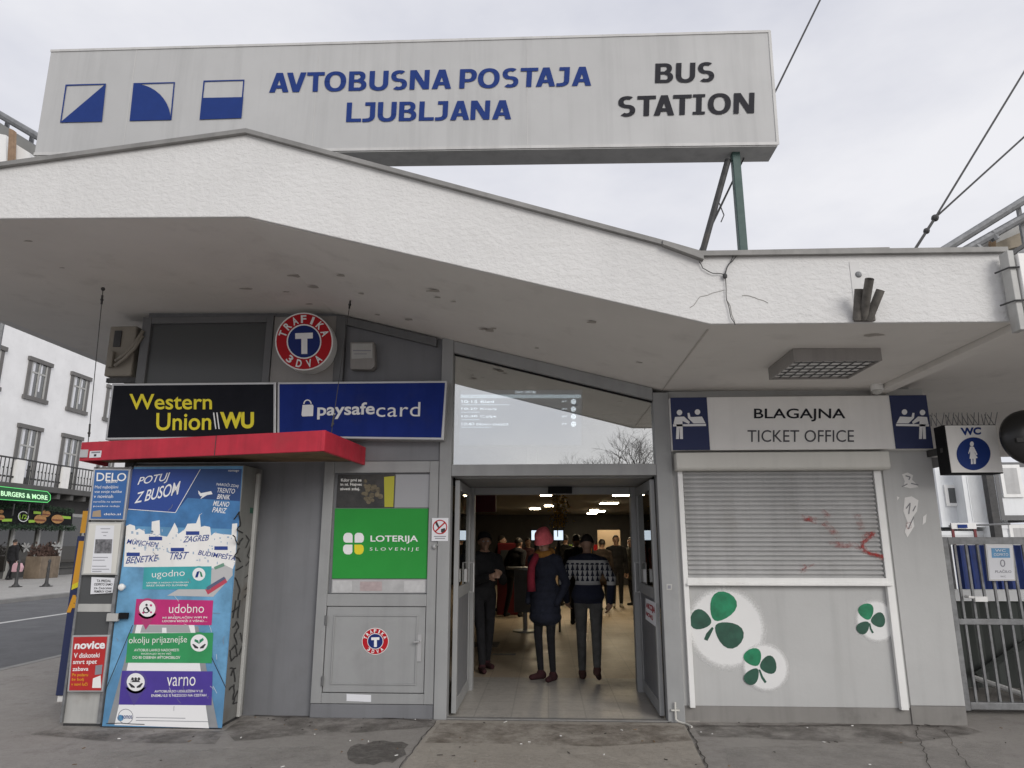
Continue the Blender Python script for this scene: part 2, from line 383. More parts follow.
def bold_sans(items, m, pl, parent, name='lettering'):
    '''heavy humanist capitals drawn from bars and rings; items: (string, quad TL TR BR BL)'''
    t, h_ = .228, .172
    def rng(cx, cy, rx, ry, tx, ty, a0, a1):
        n = max(3, int(abs(a1-a0)/9)); out = []
        for i in range(n):
            a, c = R(a0+(a1-a0)*i/n), R(a0+(a1-a0)*(i+1)/n)
            se = lambda v: math.copysign(abs(v)**.90, v)
            P = lambda q, dx, dy: (cx+(rx-dx)*se(math.cos(q)), cy+(ry-dy)*se(math.sin(q)))
            out.append([P(a,0,0), P(c,0,0), P(c,tx,ty), P(a,tx,ty)])
        return out
    def box_(x0, x1, y0, y1): return [[(x0,y0),(x1,y0),(x1,y1),(x0,y1)]]
    def G(ch):
        if ch == 'A': w = .84; return w, [[(0,0),(.25,0),(w/2+.1,1),(w/2-.14,1)], [(w,0),(w-.25,0),(w/2-.1,1),(w/2+.14,1)]]+box_(.2,w-.2,.2,.36)
        if ch == 'V': w = .84; return w, [[(0,1),(.25,1),(w/2+.1,0),(w/2-.14,0)], [(w,1),(w-.25,1),(w/2-.1,0),(w/2+.14,0)]]
        if ch == 'T': w = .76; return w, box_(0,w,1-h_,1)+box_(w/2-t/2,w/2+t/2,0,1-h_)
        if ch == 'O': w = .94; return w, rng(w/2,.5,w/2,.52,t*1.02,h_,0,360)
        if ch == 'B': w = .77; return w, box_(0,t,0,1)+box_(t,.42,0,h_*.95)+box_(t,.42,.44,.58)+box_(t,.40,1-h_*.95,1)+rng(.42,.285,.35,.285,t,h_*.9,-90,90)+rng(.40,.73,.31,.27,t*.95,h_*.9,-90,90)
        if ch == 'U': w = .82; return w, box_(0,t,.36,1)+box_(w-t,w,.36,1)+rng(w/2,.36,w/2,.38,t,h_*1.05,180,360)
        if ch == 'S': w = .70; return w, rng(w/2,.715,w/2,.295,t*.95,h_*.95,48,270)+rng(w/2,.285,w/2,.295,t*.95,h_*.95,90,-132)
        if ch == 'N': w = .84; return w, box_(0,t*.95,0,1)+box_(w-t*.95,w,0,1)+[[(.0,1),(.27,1),(w,0),(w-.27,0)]]
        if ch == 'P': w = .74; return w, box_(0,t,0,1)+box_(t,.40,1-h_*.95,1)+box_(t,.40,.33,.33+h_*.9)+rng(.40,.665,.34,.335,t,h_*.95,-90,90)
        if ch == 'J': w = .55; return w, box_(w-t,w,.30,1)+box_(.1,w-t,1-h_,1)+rng(w-.36,.30,.36,.31,t,h_*1.05,0,-100)+box_(.0,w-.38,-.01,h_-.01)
        if ch == 'L': w = .66; return w, box_(0,t,0,1)+box_(t,w,0,h_)
        if ch == 'I': w = .50; return w, box_(w/2-t/2,w/2+t/2,0,1)+box_(0,w,0,h_*.82)+box_(0,w,1-h_*.82,1)
    b = MB()
    for s, q in items:
        x = 0; P = []
        prev = ' '
        for ch in s:
            if ch == ' ': x += .30; prev = ch; continue
            w, pr = G(ch)
            x -= {'TA': .13, 'AT': .11, 'AV': .15, 'VT': .02, 'AJ': .0, 'ST': .04, 'TO': .05, 'LJ': .0}.get(prev+ch, 0); prev = ch
            P += [[(px+x, py) for px, py in p] for p in pr]; x += w+(.05 if ch in 'AVTLP' else .115)
        x -= .1; TL, TR, BR, BL = [Vector(p) for p in q]
        for k, p in enumerate(P):
            pts = []
            for u, v in p:
                u /= x; r = (BL*(1-u)+BR*u)*(1-v)+(TL*(1-u)+TR*u)*v; g = pl(r.x, r.y); pts.append(g+(CAM-g).normalized()*(.0004*(k % 9)))
            b.poly(pts)
    return b.build(name, m, parent)

# ================================================================== SETTING
struct(MB().box(-400, 400, -400, 400, -.3, -.12).build('ground', 'farpave'))
struct(MB().box(-14.6, -6.72, -300, 300, -.115, -.085).build('road', 'road'))
PAVE = struct(MB().box(-6.6, 60, -120, 60, -.115, 0).build('pavement', 'asphalt'))
struct(MB().box(-6.72, -6.6, -120, 60, -.115, .004).build('kerb', 'kerb'))
struct(MB().box(-60, -14.78, -100, 120, -.115, .03).build('far_pavement', 'farpave'))
struct(MB().box(-14.78, -14.6, -100, 120, -.115, .034).build('far_kerb', 'kerb', bevel=.02))
b = MB(); b.box(-11.2, -11.06, -60, 120, -.085, -.081)
struct(b.build('road_line', 'lineW'))
def zpoly(pts, z): return [onZ(px, py, 0)+Vector((0, 0, z)) for px, py in pts]
pts = [onZ(437, 721, 0), onZ(684, 724, 0), onZ(708, 775, 0), onZ(720, 830, 0), onZ(385, 830, 0), onZ(396, 775, 0)]
struct(MB().prism([p+Vector((0,0,.001)) for p in pts], (0,0,.006)).build('entrance_slab', 'slab'))
pp = [(350,753),(353,748),(360,745),(366,746),(374,743),(383,742.5),(391,744),(399,743.5),(405,746),(401,750),(403,755),(396,758),(391,762),(382,761),(374,764),(366,762.5),(358,763),(351,759)]
MB().poly(zpoly([(375+(x-375)*1.12, 753+(y-753)*1.15) for x, y in pp], .004)[::-1]).build('damp_patch', spray('damp_tarmac', (.10,.092,.083), .8, 9, .6), PAVE)
ds = spray('wall_foot_dirt_shade', (.085,.076,.066), .42, 3.2, .75)  # dirt plus painted contact shade along the foot of wall and cabinet
def stain(pts, m, z): MB().poly(zpoly(pts, z)[::-1]).build('stain_shade_patch', m, PAVE)
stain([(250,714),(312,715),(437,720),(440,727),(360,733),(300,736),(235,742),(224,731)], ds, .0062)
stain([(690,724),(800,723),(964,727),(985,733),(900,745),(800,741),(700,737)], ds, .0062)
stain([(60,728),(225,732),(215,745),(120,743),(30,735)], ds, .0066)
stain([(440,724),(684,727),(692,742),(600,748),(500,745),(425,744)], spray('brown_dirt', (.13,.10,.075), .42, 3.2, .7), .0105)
stain([(430,750),(500,757),(600,755),(640,768),(600,800),(420,800)], spray('worn_pale_cement', (.50,.46,.40), .5, 2.5, .7), .0109)
stain([(100,752),(330,746),(330,800),(60,800)], spray('dusty_tarmac', (.36,.345,.32), .4, 4, .6), .0068)
stain([(725,748),(1000,742),(1010,800),(735,800)], spray('dusty_tarmac', (.36,.345,.32), .4, 4, .6), .0068)
def crack(pts, w):
    b = MB(); P = [onZ(*p, 0)+Vector((0,0,.0085)) for p in pts]; Q = []
    for a, c in zip(P, P[1:]):
        n = max(2, int((c-a).length/.05))
        for i in range(n):
            q = a.lerp(c, i/n); q = q+Vector((noise.noise(q*9)*.03, noise.noise(q*9+Vector((5,5,5)))*.03, 0)); Q.append(q)
    L_, R_ = [], []
    for i in range(len(Q)):
        d = (Q[min(i+1, len(Q)-1)]-Q[max(i-1, 0)]).normalized(); nn = Vector((-d.y, d.x, 0)); ww = w*(.5+abs(noise.noise(Q[i]*23))*1.4)
        L_.append(Q[i]+nn*ww/2); R_.append(Q[i]-nn*ww/2)
    for i in range(len(Q)-1): b.poly([L_[i], R_[i], R_[i+1], L_[i+1]])
    return b.build('crack', 'crack', PAVE)
crack([(686,724),(697,745),(708,770),(715,800)], .013)
crack([(916,728),(921,745),(931,770),(936,800)], .008)
crack([(944,730),(955,748),(972,772),(985,800)], .006)
crack([(437,722),(420,742),(398,770),(380,800)], .008)
crack([(255,716),(300,718),(350,717),(437,722)], .02)
crack([(690,727),(760,727),(850,726),(905,726),(964,727)], .018)
# litter scattered on the pavement: nobody could count it
b = MB()
for i in range(150):
    x = random.uniform(-6, 5); y = -.05-2.2*random.random()**1.8; a = random.uniform(0, 3.14); l = random.uniform(.004, .016)*random.choice((1, 1, 1, 1.6))
    d = Vector((math.cos(a), math.sin(a), 0))*l; e = Vector((-d.y, d.x, 0)).normalized()*.004
    p = Vector((x, y, .012)); b.m = random.choice((0, 1, 1, 2)); b.prism([p-d-e, p+d-e, p+d+e, p-d+e], (0, 0, .004))
o = b.build('litter', ['offwhite', 'crack', 'wood']); o['kind'] = 'stuff'

# ================================================================== STATION BUILDING
B = thing('station_building', 'white and grey bus station with folded overhanging canopy and open entrance', 'building', (0, 0, 0))
XL, XR = -4.05, 3.53
FR = -2.1                                                   # front of the canopy
top = [(-5.9, 3.98), (-2.16, 4.43), (.84, 3.475), (1.06, 3.40), (3.06, 3.385)]
bot = [(-5.9, 3.83), (-2.10, 3.765), (1.10, 2.915), (3.06, 2.90)]
fas = [(x, FR, z) for x, z in top]+[(x, FR, z) for x, z in bot[::-1]]
MB().prism(fas, (0, .03, 0)).build('fascia', 'stucco', B, .006)
so = [(-5.9, 3.835), (-2.13, 3.768), (1.12, 2.925), (3.06, 2.905)]
def soz0(x):
    for (x0, z0), (x1, z1) in zip(so, so[1:]):
        if x0 <= x <= x1: return min(z0, z0+(z1-z0)*(x-x0)/(x1-x0))
    return so[-1][1]
so2 = so+[(x, z+.1) for x, z in so[::-1]]
MB().prism([(x, FR+.03, z) for x, z in so2], (0, 2.36, 0)).build('soffit', 'soffit', B)
b = MB(); b.prism([(x, FR+.14, z-.03) for x, z in top]+[(x, FR+.14, z-.12) for x, z in top[::-1]], (0, 22.1, 0))
b.box(3.06, 9, .2, 20, 3.2, 3.3)
b.build('roof', 'roof', B)
MB().box(-5.9, -5.76, FR+.14, 3.5, 3.836, 4.0).build('side_fascia', 'stucco', B)
MB().box(-5.76, XL+.05, .15, 3.5, 3.832, 3.93).build('side_soffit', 'soffit', B)
# zinc edge strips along the top of the fascia
b = MB()
for (x0, z0), (x1, z1) in zip(top, top[1:]):
    b.prism([(x0, FR-.035, z0-.012), (x1, FR-.035, z1-.012), (x1, FR-.035, z1+.022), (x0, FR-.035, z0+.022)], (0, .3, 0))
b.box(1.0, 2.35, FR+.06, FR+.3, 3.43, 3.462)
p0, p1 = onY(663, 244, FR-.05), onY(704, 259, FR-.05)
b.prism([p0, p1, p1+Vector((0,0,.03)), p0+Vector((0,0,.03))], (0, .25, 0))
b.build('flashing', 'flash', B)
for i in range(22):
    x = random.choice([random.gauss(-1.5,.7), random.uniform(-4.5,2.8)]); y = random.uniform(-1.9,-.15); r_ = random.uniform(.012,.045)
    b = MB(); z = soz0(x)-.0025
    b.poly([(x+r_*2.2*math.cos(t_)*random.uniform(.6,1.1), y+r_*math.sin(t_)*random.uniform(.5,1.1), z) for t_ in [6.28*k/11 for k in range(11)]])
    b.build('stain', MAT['soffitstain'], B)
MB().box(1.112, 1.124, FR+.15, .0, soz0(1.118)-.004, soz0(1.118)-.001).build('crease_seam', mat('soffit_joint', (.52,.49,.45), .9), B)
# right hand canopy, beam and soffit over the passage
MB().box(3.062, 9, FR+.10, 6, 2.98, 3.10).build('passage_soffit', 'soffit', B)
MB().box(3.065, 3.19, FR+.02, .1, 2.86, 2.978).build('beam', 'soffit', B, .006)
MB().box(3.20, 9, FR-.03, FR+.095, 2.83, 3.42).build('fascia', 'stucco', B, .01)
MB().box(3.2, 9, FR-.06, FR+.2, 3.422, 3.45).build('flashing', 'flash', B)
# front wall of the kiosk side
xp = onY(437.5, 560, 0).x
def soz(x):
    for (x0, z0), (x1, z1) in zip(so, so[1:]):
        if x0 <= x <= x1: return z0+(z1-z0)*(x-x0)/(x1-x0)
MB().prism([(XL, .03, 0), (XL, .03, soz(XL)), (-2.13, .03, soz(-2.13)), (xp, .03, soz(xp)), (xp, .03, 0)], (0, .12, 0)).build('front_wall', 'greymetal', B)
MB().box(XL, XL+.12, .151, 20, 0, 3.83).build('side_wall', 'greymetal', B)
MB().box(XR-.12, XR, .21, 20, 0, 2.98).build('side_wall', 'whitewall', B)
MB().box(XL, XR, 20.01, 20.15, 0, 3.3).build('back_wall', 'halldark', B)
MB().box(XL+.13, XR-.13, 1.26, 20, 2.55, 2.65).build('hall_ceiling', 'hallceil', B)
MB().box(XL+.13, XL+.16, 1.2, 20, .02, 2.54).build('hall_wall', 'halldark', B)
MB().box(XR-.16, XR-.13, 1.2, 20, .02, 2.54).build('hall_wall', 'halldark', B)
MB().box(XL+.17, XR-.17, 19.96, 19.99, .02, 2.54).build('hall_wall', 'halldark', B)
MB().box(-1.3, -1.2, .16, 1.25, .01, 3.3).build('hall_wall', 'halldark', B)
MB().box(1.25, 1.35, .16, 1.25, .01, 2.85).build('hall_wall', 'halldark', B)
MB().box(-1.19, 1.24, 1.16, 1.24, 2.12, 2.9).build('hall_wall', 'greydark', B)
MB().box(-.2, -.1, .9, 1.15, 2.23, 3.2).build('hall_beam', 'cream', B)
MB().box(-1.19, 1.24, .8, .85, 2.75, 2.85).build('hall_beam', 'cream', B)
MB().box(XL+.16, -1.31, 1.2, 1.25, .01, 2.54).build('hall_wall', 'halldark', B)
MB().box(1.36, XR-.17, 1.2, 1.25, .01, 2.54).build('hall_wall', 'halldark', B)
MB().box(-1.2, 1.3, 0.0, 1.9, .001, .008).build('threshold', 'tilegrey', B)
MB().box(XL+.16, XR-.16, 1.9, 19.9, .001, .007).build('hall_floor', 'tile', B)
MB().box(-.98, 1.1, -.04, .03, .002, .014).build('door_sill', 'flash', B, .004)
# frame members: posts, rails (each proud of the wall)
def bar(x0, y0, x1, y1, m='greyframe', Y=-.03, d=.058, name='wall_frame', bev=.004):
    return board(name, m, rect(x0, y0, x1, y1), Y, d, B, bev)
def vbar(xt, yt, xb, yb, w, m='greyframe', Y=-.03, d=.058, name='wall_frame'):
    a, c = onY(xt, yt, Y), onY(xb, yb, Y); x = (a.x+c.x)/2
    return MB().box(x, x+w, Y, Y+d, max(0, c.z), a.z).build(name, m, B, .004)
# upper dark window of the kiosk
wx0, wx1 = onY(147,318,0).x, onY(275,316,0).x
zt = 3.74; zb = onY(200, 384, 0).z
b = MB()
b.box(XL-.02, XL+.07, -.03, .028, 0, zt); b.box(wx1-.07, wx1, -.03, .028, zb, zt); b.box(XL+.071, wx1-.071, -.028, .028, zt-.07, zt)
b.build('window_frame', 'greydark', B, .004)
MB().box(XL+.072, wx1-.072, .0, .028, zb, zt-.072).build('window_pane', 'darkglass', B)
bxa, bxb = wx1+.003, onY(335, 350, 0).x
MB().box(bxa, bxb, -.012, .028, zb, soz(bxb)-.03).build('wall_panel', 'warmgrey', B, .003)
xr0 = onY(345, 350, 0).x; xr1 = onY(436, 380, 0).x
b = MB(); b.box(bxb+.003, xr0, -.03, .028, zb, soz(xr0)-.01)
b.prism([(xr0+.001, -.028, soz(xr0)-.10), (xr0+.001, -.028, soz(xr0)-.015), (xr1, -.028, soz(xr1)-.015), (xr1, -.028, soz(xr1)-.10)], (0, .056, 0))
b.build('wall_frame', 'greydark', B, .003)
# kiosk service door section
kx0 = onY(312, 690, 0).x; kx1 = onY(434.3, 690, 0).x - .002
gz0, gz1 = onY(380, 594, 0).z, onY(380, 473, 0).z
gx0, gx1 = onY(330, 560, 0).x, onY(428, 560, 0).x
b = MB(); b.box(kx0, gx0, -.03, .028, .12, 2.26); b.box(gx1, kx1, -.03, .028, .12, 2.26); b.box(gx0+.001, gx1-.001, -.029, .028, gz1, 2.26)
dz1 = onY(380, 606, 0).z; dz0 = onY(380, 693, 0).z
b.box(gx0+.001, gx1-.001, -.029, .028, dz1, gz0); b.box(gx0+.001, gx1-.001, -.029, .028, .12, dz0)
b.build('kiosk_frame', 'greyframe', B, .004)
MB().box(kx0, kx1, -.024, .027, .0, .115).build('kiosk_base', 'greymetal', B, .004)
MB().box(kx0, kx1, -.015, .028, 2.265, 2.46).build('wall_panel', 'greymetal', B, .003)
MB().box(gx0+.002, gx1-.002, .004, .028, gz0+.002, gz1-.002).build('kiosk_window', 'greymetal', B)
D = MB().box(gx0+.006, gx1-.006, -.018, .028, dz0+.006, dz1-.006).build('kiosk_door', 'greyframe', B, .004)
e = .085
b = MB(); x0, x1, z0, z1 = gx0+e, gx1-e, dz0+e, dz1-e
for q in ((x0-.012, x1+.012, z0-.012, z0), (x0-.012, x1+.012, z1, z1+.012), (x0-.012, x0, z0+.001, z1-.001), (x1, x1+.012, z0+.001, z1-.001)):
    b.box(q[0], q[1], -.028, -.0185, q[2], q[3])
b.build('moulding', 'greyframe', D)
hx = onY(420, 640, 0).x
b = MB(); hz0, hz1 = onY(420, 661, 0).z, onY(420, 634, 0).z
b.box(hx-.018, hx+.018, -.03, -.0185, hz0, hz1); b.tube([(hx, -.03, hz1-.06), (hx, -.06, hz1-.06), (hx-.045, -.06, hz1-.062)], .009)
b.build('handle', 'alu', D)
b = MB()
for z in (dz0+.1, dz1-.12): b.tube([(gx0+.004, -.036, z-.04), (gx0+.004, -.036, z+.04)], .011)
b.build('hinge', 'greydark', D)
# entrance posts and lintel
pl0, pl1 = onY(434.8, 690, 0).x, onY(447.5, 690, 0).x
MB().box(pl0, pl1, -.045, .12, 0, soz(pl0)-.005).build('door_post', 'greyframe', B, .006)
MB().box(pl0-.012, pl0-.001, -.02, .03, 0, 3.3).build('post_seam', 'greydark', B)
pr0, pr1 = onY(666, 690, 0).x, onY(683, 690, 0).x
MB().box(pr0, pr1, -.045, .12, 0, 2.90).build('door_post', 'greyframe', B, .006)
lz0, lz1 = onY(555, 476, 0).z, onY(555, 464.5, 0).z
MB().box(pl1+.001, pr0-.001, -.04, .10, lz0, lz1).build('lintel', 'greyframe', B, .005)
MB().box(pl1+.02, pr0-.02, .101, 1.155, lz0-.01, lz0+.09).build('vestibule_ceiling', 'greyframe', B)
tf = MB()
def tz(x): return soz(x)
tf.prism([(pl1+.001, -.035, tz(pl1)-.12), (pl1+.001, -.035, tz(pl1)-.004), (pr0-.001, -.035, tz(pr0)-.004), (pr0-.001, -.035, tz(pr0)-.12)], (0, .10, 0))
tf.build('transom_frame', 'greyframe', B, .004)
T = MB().prism([(pl1+.002, .035, lz1+.001), (pl1+.002, .035, tz(pl1)-.121), (pr0-.002, .035, tz(pr0)-.121), (pr0-.002, .035, lz1+.001)], (0, .008, 0)).build('transom_window', 'transom', B)
# thin black rubber gasket round the transom
b = MB(); g = .012
b.prism([(pl1+.001, .02, tz(pl1)-.135), (pl1+.001, .02, tz(pl1)-.1205), (pr0-.001, .02, tz(pr0)-.1205), (pr0-.001, .02, tz(pr0)-.135)], (0, .012, 0))
b.build('gasket', 'black', B)
# door leaves, folded back into the vestibule
def leaf(x, y0, y1, side):
    fr = MB(); t = .022
    H = lz0-.03
    for q in ((y0, y0+.07, .03, H), (y1-.07, y1, .03, H)): fr.box(x-t, x+t, q[0], q[1], q[2], q[3])
    for z0, z1 in ((.03, .14), (1.0, 1.10), (H-.09, H)): fr.box(x-t+.001, x+t-.001, y0+.071, y1-.071, z0, z1)
    d = fr.build('door', 'greyframe', B, .004)
    MB().box(x-.012, x+.012, y0+.072, y1-.072, .141, .999).build('lower_panel', 'greymetal', d)
    MB().box(x-.006, x+.006, y0+.072, y1-.072, 1.101, H-.091).build('glass', 'doorglass', d)
    b = MB(); s = 1 if side < 0 else -1
    b.box(x+s*.023, x+s*.05, y0+.5*(y1-y0)-.06, y0+.5*(y1-y0)+.06, 1.13, 1.25); b.build('lock_plate', 'alu', d)
    MB().tube([(x+s*.022, y1-.06, 1.0), (x+s*.06, y1-.06, 1.0), (x+s*.06, y1-.06, 1.3), (x+s*.022, y1-.06, 1.3)], .011).build('handle', 'alu', d)
    return d
d1 = leaf(onY(453, 700, 0.05).x+.005, .06, 1.10, -1)
d2 = leaf(onY(662.5, 700, 0.05).x-.005, .06, 1.15, 1)
for x in (pl1+.05, pr0-.055): MB().box(x-.05, x+.05, 1.165, 1.30, 0, lz0-.011).build('inner_post', 'greyframe', B, .004)
MB().box(pl1+.102, pr0-.107, 1.17, 1.28, lz0-.09, lz0-.012).build('inner_lintel', 'greyframe', B, .004)
x = onY(560, 486, 1.1).x
MB().box(x-.13, x+.13, 1.08, 1.16, lz0-.085, lz0-.012).build('door_sensor', 'black', B, .004)
# ticket office wall
tx0 = pr1+.002; tx1 = onY(964, 700, 0).x
rx0, rx1 = onY(689.5, 700, 0).x, onY(907, 700, 0).x
MB().box(tx0, rx1+.02, .0, .2, .13, 2.915).build('ticket_wall', 'whitewall', B)
MB().box(tx0, rx1+.02, .004, .2, 0, .128).build('plinth', 'plinth', B)
MB().box(rx1+.021, tx1, -.012, .2, .15, 2.915).build('pillar', 'whitewall', B, .006)
MB().box(rx1+.021, tx1, -.008, .2, 0, .148).build('plinth', 'plinth', B)
S = MB()
sz0, sz1 = onY(790, 580, -.03).z, onY(790, 470, -.03).z
n = 24; h = (sz1-sz0)/n; sx0, sx1 = rx0+.045, rx1-.085
for i in range(n):
    z = sz0+i*h; pr = []
    for k in range(7):
        t = k/6; pr.append((sx0, -.016-.022*math.sin(math.pi*min(1, t*1.15)) if t < .87 else -.012, z+t*h))
    vs = pr+[(sx1, y, zz) for _, y, zz in pr]
    S.add(vs, [(k, k+7, k+8, k+1) for k in range(6)])
SH = S.build('roller_shutter', 'shutter', B, smooth=False)
MB().box(sx0-.02, sx1+.02, -.05, -.002, onY(790, 583.5, -.05).z, onY(790, 578, -.05).z).build('bottom_rail', 'whitemetal', SH, .005)
MB().box(rx0+.02, sx1+.05, -.07, -.002, onY(790, 582.5, -.05).z-.028, onY(790, 582.5, -.05).z-.006).build('sill', 'whitemetal', SH, .006)
b = MB(); q0, q1 = onY(677, 470, -.16), onY(890, 451, -.16)
b.prism([(q0.x, -.15, q0.z+.02), (q0.x, -.13, q0.z), (q0.x, -.002, q0.z), (q0.x, -.002, q1.z), (q0.x, -.15, q1.z)], (q1.x-q0.x, 0, 0))
b.build('shutter_box', 'cream', SH, .012)
zr = q0.z-.002
MB().box(rx0-.005, rx0+.04, -.045, -.001, .12, zr).build('guide_rail', 'whitemetal', SH, .004)
MB().box(rx1-.075, rx1-.012, -.045, -.001, .12, zr).build('guide_rail', 'whitemetal', SH, .004)
# cable bolt at the foot of the right post
x = onY(675, 705, -.06).x
b = MB(); b.tube([(x, -.07, .17), (x, -.07, .035), (x+.02, -.09, .02), (x+.07, -.14, .017), (x+.10, -.24, .017)], .008); b.box(x-.035, x+.035, -.075, -.046, .10, .11)
tag(b.build('drop_bolt', 'cream'), 'pale bent drop rod at the foot of the right entrance post', 'bolt')
# wall sticker on right post
pl = PY(-.049)
s = tag(ink('post_sticker', 'rackmetal', [rect(666.5,584,672,590)], pl, None), 'small square sticker on the right entrance post', 'sticker')
ink('print', 'inkgrey', [rect(667.7,585.3,670.8,588.7)], PY(-.0505), s)

# ================================================================== SIGNS
# big roof sign
Y0 = -.5
SG = thing('roof_sign', 'long weathered silver sign box on the roof reading AVTOBUSNA POSTAJA LJUBLJANA BUS STATION', 'sign', (0, -.4, 4.4))
cor = [(51,50.5),(770,31),(778.5,144.5),(34,155)]
W = [onY(*p, Y0) for p in cor]
MB().prism(W, (0, .28, 0)).build('sign_box', 'signpanel', SG, .006)
cm = MB()
dz = Vector((0,0,.02)); dx = Vector((.02,0,0))
cm.prism([W[0]+dz*.3, W[1]+dz*.3, W[1]-dz, W[0]-dz], (0, -.008, 0)); cm.prism([W[2]-dz*.3, W[3]-dz*.3, W[3]+dz*1.2, W[2]+dz*1.2], (0, -.008, 0)); cm.prism([W[1]+dx*.3, W[2]+dx*.3, W[2]-dx, W[1]-dx], (0, -.0075, 0))
cm.build('edge_trim', 'signedge', SG)
b = MB(); b.prism([W[3]+Vector((.01,.003,-.004)), W[2]+Vector((-.01,.003,-.004)), W[2]+Vector((-.01,.277,-.004)), W[3]+Vector((.01,.277,-.004))], (0,0,-.012)); b.build('underside', 'signedge', SG)
for px0, px1 in ((137, 131), (319, 313), (401, 398), (527, 527)):
    a, c = onY(px0, 48, Y0), onY(px1, 150, Y0)
    zt_ = W[0].z+(W[1].z-W[0].z)*(a.x-W[0].x)/(W[1].x-W[0].x)-.025; zb_ = W[3].z+(W[2].z-W[3].z)*(a.x-W[3].x)/(W[2].x-W[3].x)+.03
    MB().box(a.x-.0025, a.x+.0025, Y0-.0025, Y0-.001, zb_, zt_).build('seam', 'signedge', SG)
pl = PY(Y0-.006)
bold_sans([('AVTOBUSNA POSTAJA', [(270,73),(591,66.5),(590,85.5),(269,92.5)])], 'signblue', pl, SG)
bold_sans([('LJUBLJANA', [(347,102.5),(511,100),(510,119),(346,122)])], 'signblue', pl, SG)
bold_sans([('BUS', [(655.5,63.5),(715,62),(714.5,81.5),(655,83)])], 'signblack', pl, SG)
bold_sans([('STATION', [(618.5,96.5),(755,92.5),(754.5,113),(618,116.5)])], 'signblack', pl, SG)
def frame_px(q, t): # outlined square as four bars
    (a, b_, c, d) = [Vector(p) for p in q]; m = (a+b_+c+d)/4
    inn = [p+(m-p).normalized()*t*1.4 for p in (a, b_, c, d)]
    o = [a, b_, c, d]
    return [[tuple(o[i]), tuple(o[(i+1) % 4]), tuple(inn[(i+1) % 4]), tuple(inn[i])] for i in range(4)]
sq1 = [(65.5,84.5),(106,83.5),(102,121.5),(60,122.5)]; sq2 = [(133.5,83),(175,82),(171.5,120),(129.5,121)]; sq3 = [(203.5,80.5),(244.5,79.5),(241.5,118),(199.5,119.5)]
arc = [(133.5,84)]+[(133.5+37.2*math.sin(R(t)), 119.8-36.2*math.cos(R(t))) for t in range(0, 91, 9)]+[(129.5,120.8)]
for q in (sq1, sq2, sq3): ink('emblem_outline', 'signblue', frame_px(q, 1.3), pl, SG)
for q in ([(106,83.5),(102,121.5),(60,122.5)], arc[1:], [(201.8,97.8),(243.3,97),(241.5,118),(199.5,119.5)]): ink('emblem', 'signblue', [q], PY(Y0-.009), SG)
# supports
zt0 = W[2].z
xq = onY(736, 170, -.36).x
b = MB(); b.box(xq-.038, xq+.038, -.41, -.33, 3.36, zt0-.005); b.build('post', 'greenpost', SG, .006)
xq2 = onY(200, 150, -.3).x
MB().box(xq2-.05, xq2+.05, -.42, -.32, 3.9, 5.2).build('post', 'greenpost', SG, .006)
a, c = onY(728, 160, -.36), onY(703, 250, -.36)
dd = (c-a); MB().tube([a, a+dd*1.28], .03, 8).build('brace', 'darkmetal', SG)
b = MB(); a, c = onY(744, 158, -.3), onY(716, 215, -.3); b.tube([a, a.lerp(c, .5), c, c+Vector((-.25,.2,-.6))], .008, 5)
b.tube([onY(718,200,-.3), onY(724,215,-.3), onY(721,222,-.3)], .006, 5)
b.build('stay_wire', 'cable', SG)

# black / blue kiosk fascia signs
def litbox(name, label, poly, face, Y=-.16):
    t = thing(name, label, 'sign', tuple(onY(*poly[3], Y)))
    P = [onY(*p, Y) for p in poly]
    MB().prism(P, (0, .155, 0)).build('sign_box', 'alu', t, .006)
    m = sum(P, Vector())/4
    Q = [p+Vector((math.copysign(.022, m.x-p.x), -.003, math.copysign(.022, m.z-p.z))) for p in P]
    MB().poly(Q[::-1]).build('sign_face', face, t)
    return t
t = litbox('fascia_sign', 'black sign with yellow lettering and slanted bars above the red awning', [(112,383.5),(276,382),(275.5,438),(105,440)], 'wublack')
pl = PY(-.166)
text([('Western', (129.5,394,212,409.5), .013), ('Union', [(156.5,413),(211.5,412.5),(211,430),(156,430.5)], .013)], 'yellow', pl, t)
text([('WU', (220,412,254,428.5), .04, .92)], 'yellow', pl, t)
ink('slanted_bars', 'white', [[(213,412.5),(214.2,412.5),(216.4,429),(215.2,429)], [(216.3,412.5),(217.5,412.5),(219.7,429),(218.5,429)]], pl, t)
t = litbox('fascia_sign', 'royal blue sign with white lettering and padlock emblem', [(277.5,382),(447.5,380.5),(443.5,440),(277,438)], 'psblue')
text([('paysafe', [(317.5,403.5),(375,402),(374.5,418),(317,419.5)], .022, 1.0)], 'white', pl, t)
text([('card', [(376.5,403),(420.5,402),(420,416.5),(376,417)], 0, 1.05)], 'white', pl, t)
ink('padlock', 'white', [[(302.5,405),(312.5,404.5),(313.5,406),(313,416),(302.5,416.5),(301.5,415)]]+
    [[(307.5+4.2*math.cos(R(a)), 404+4.6*math.sin(R(a))), (307.5+4.2*math.cos(R(a+18)), 404+4.6*math.sin(R(a+18))), (307.5+3*math.cos(R(a+18)), 404+3.4*math.sin(R(a+18))), (307.5+3*math.cos(R(a)), 404+3.4*math.sin(R(a)))] for a in range(180, 360, 18)], pl, t)
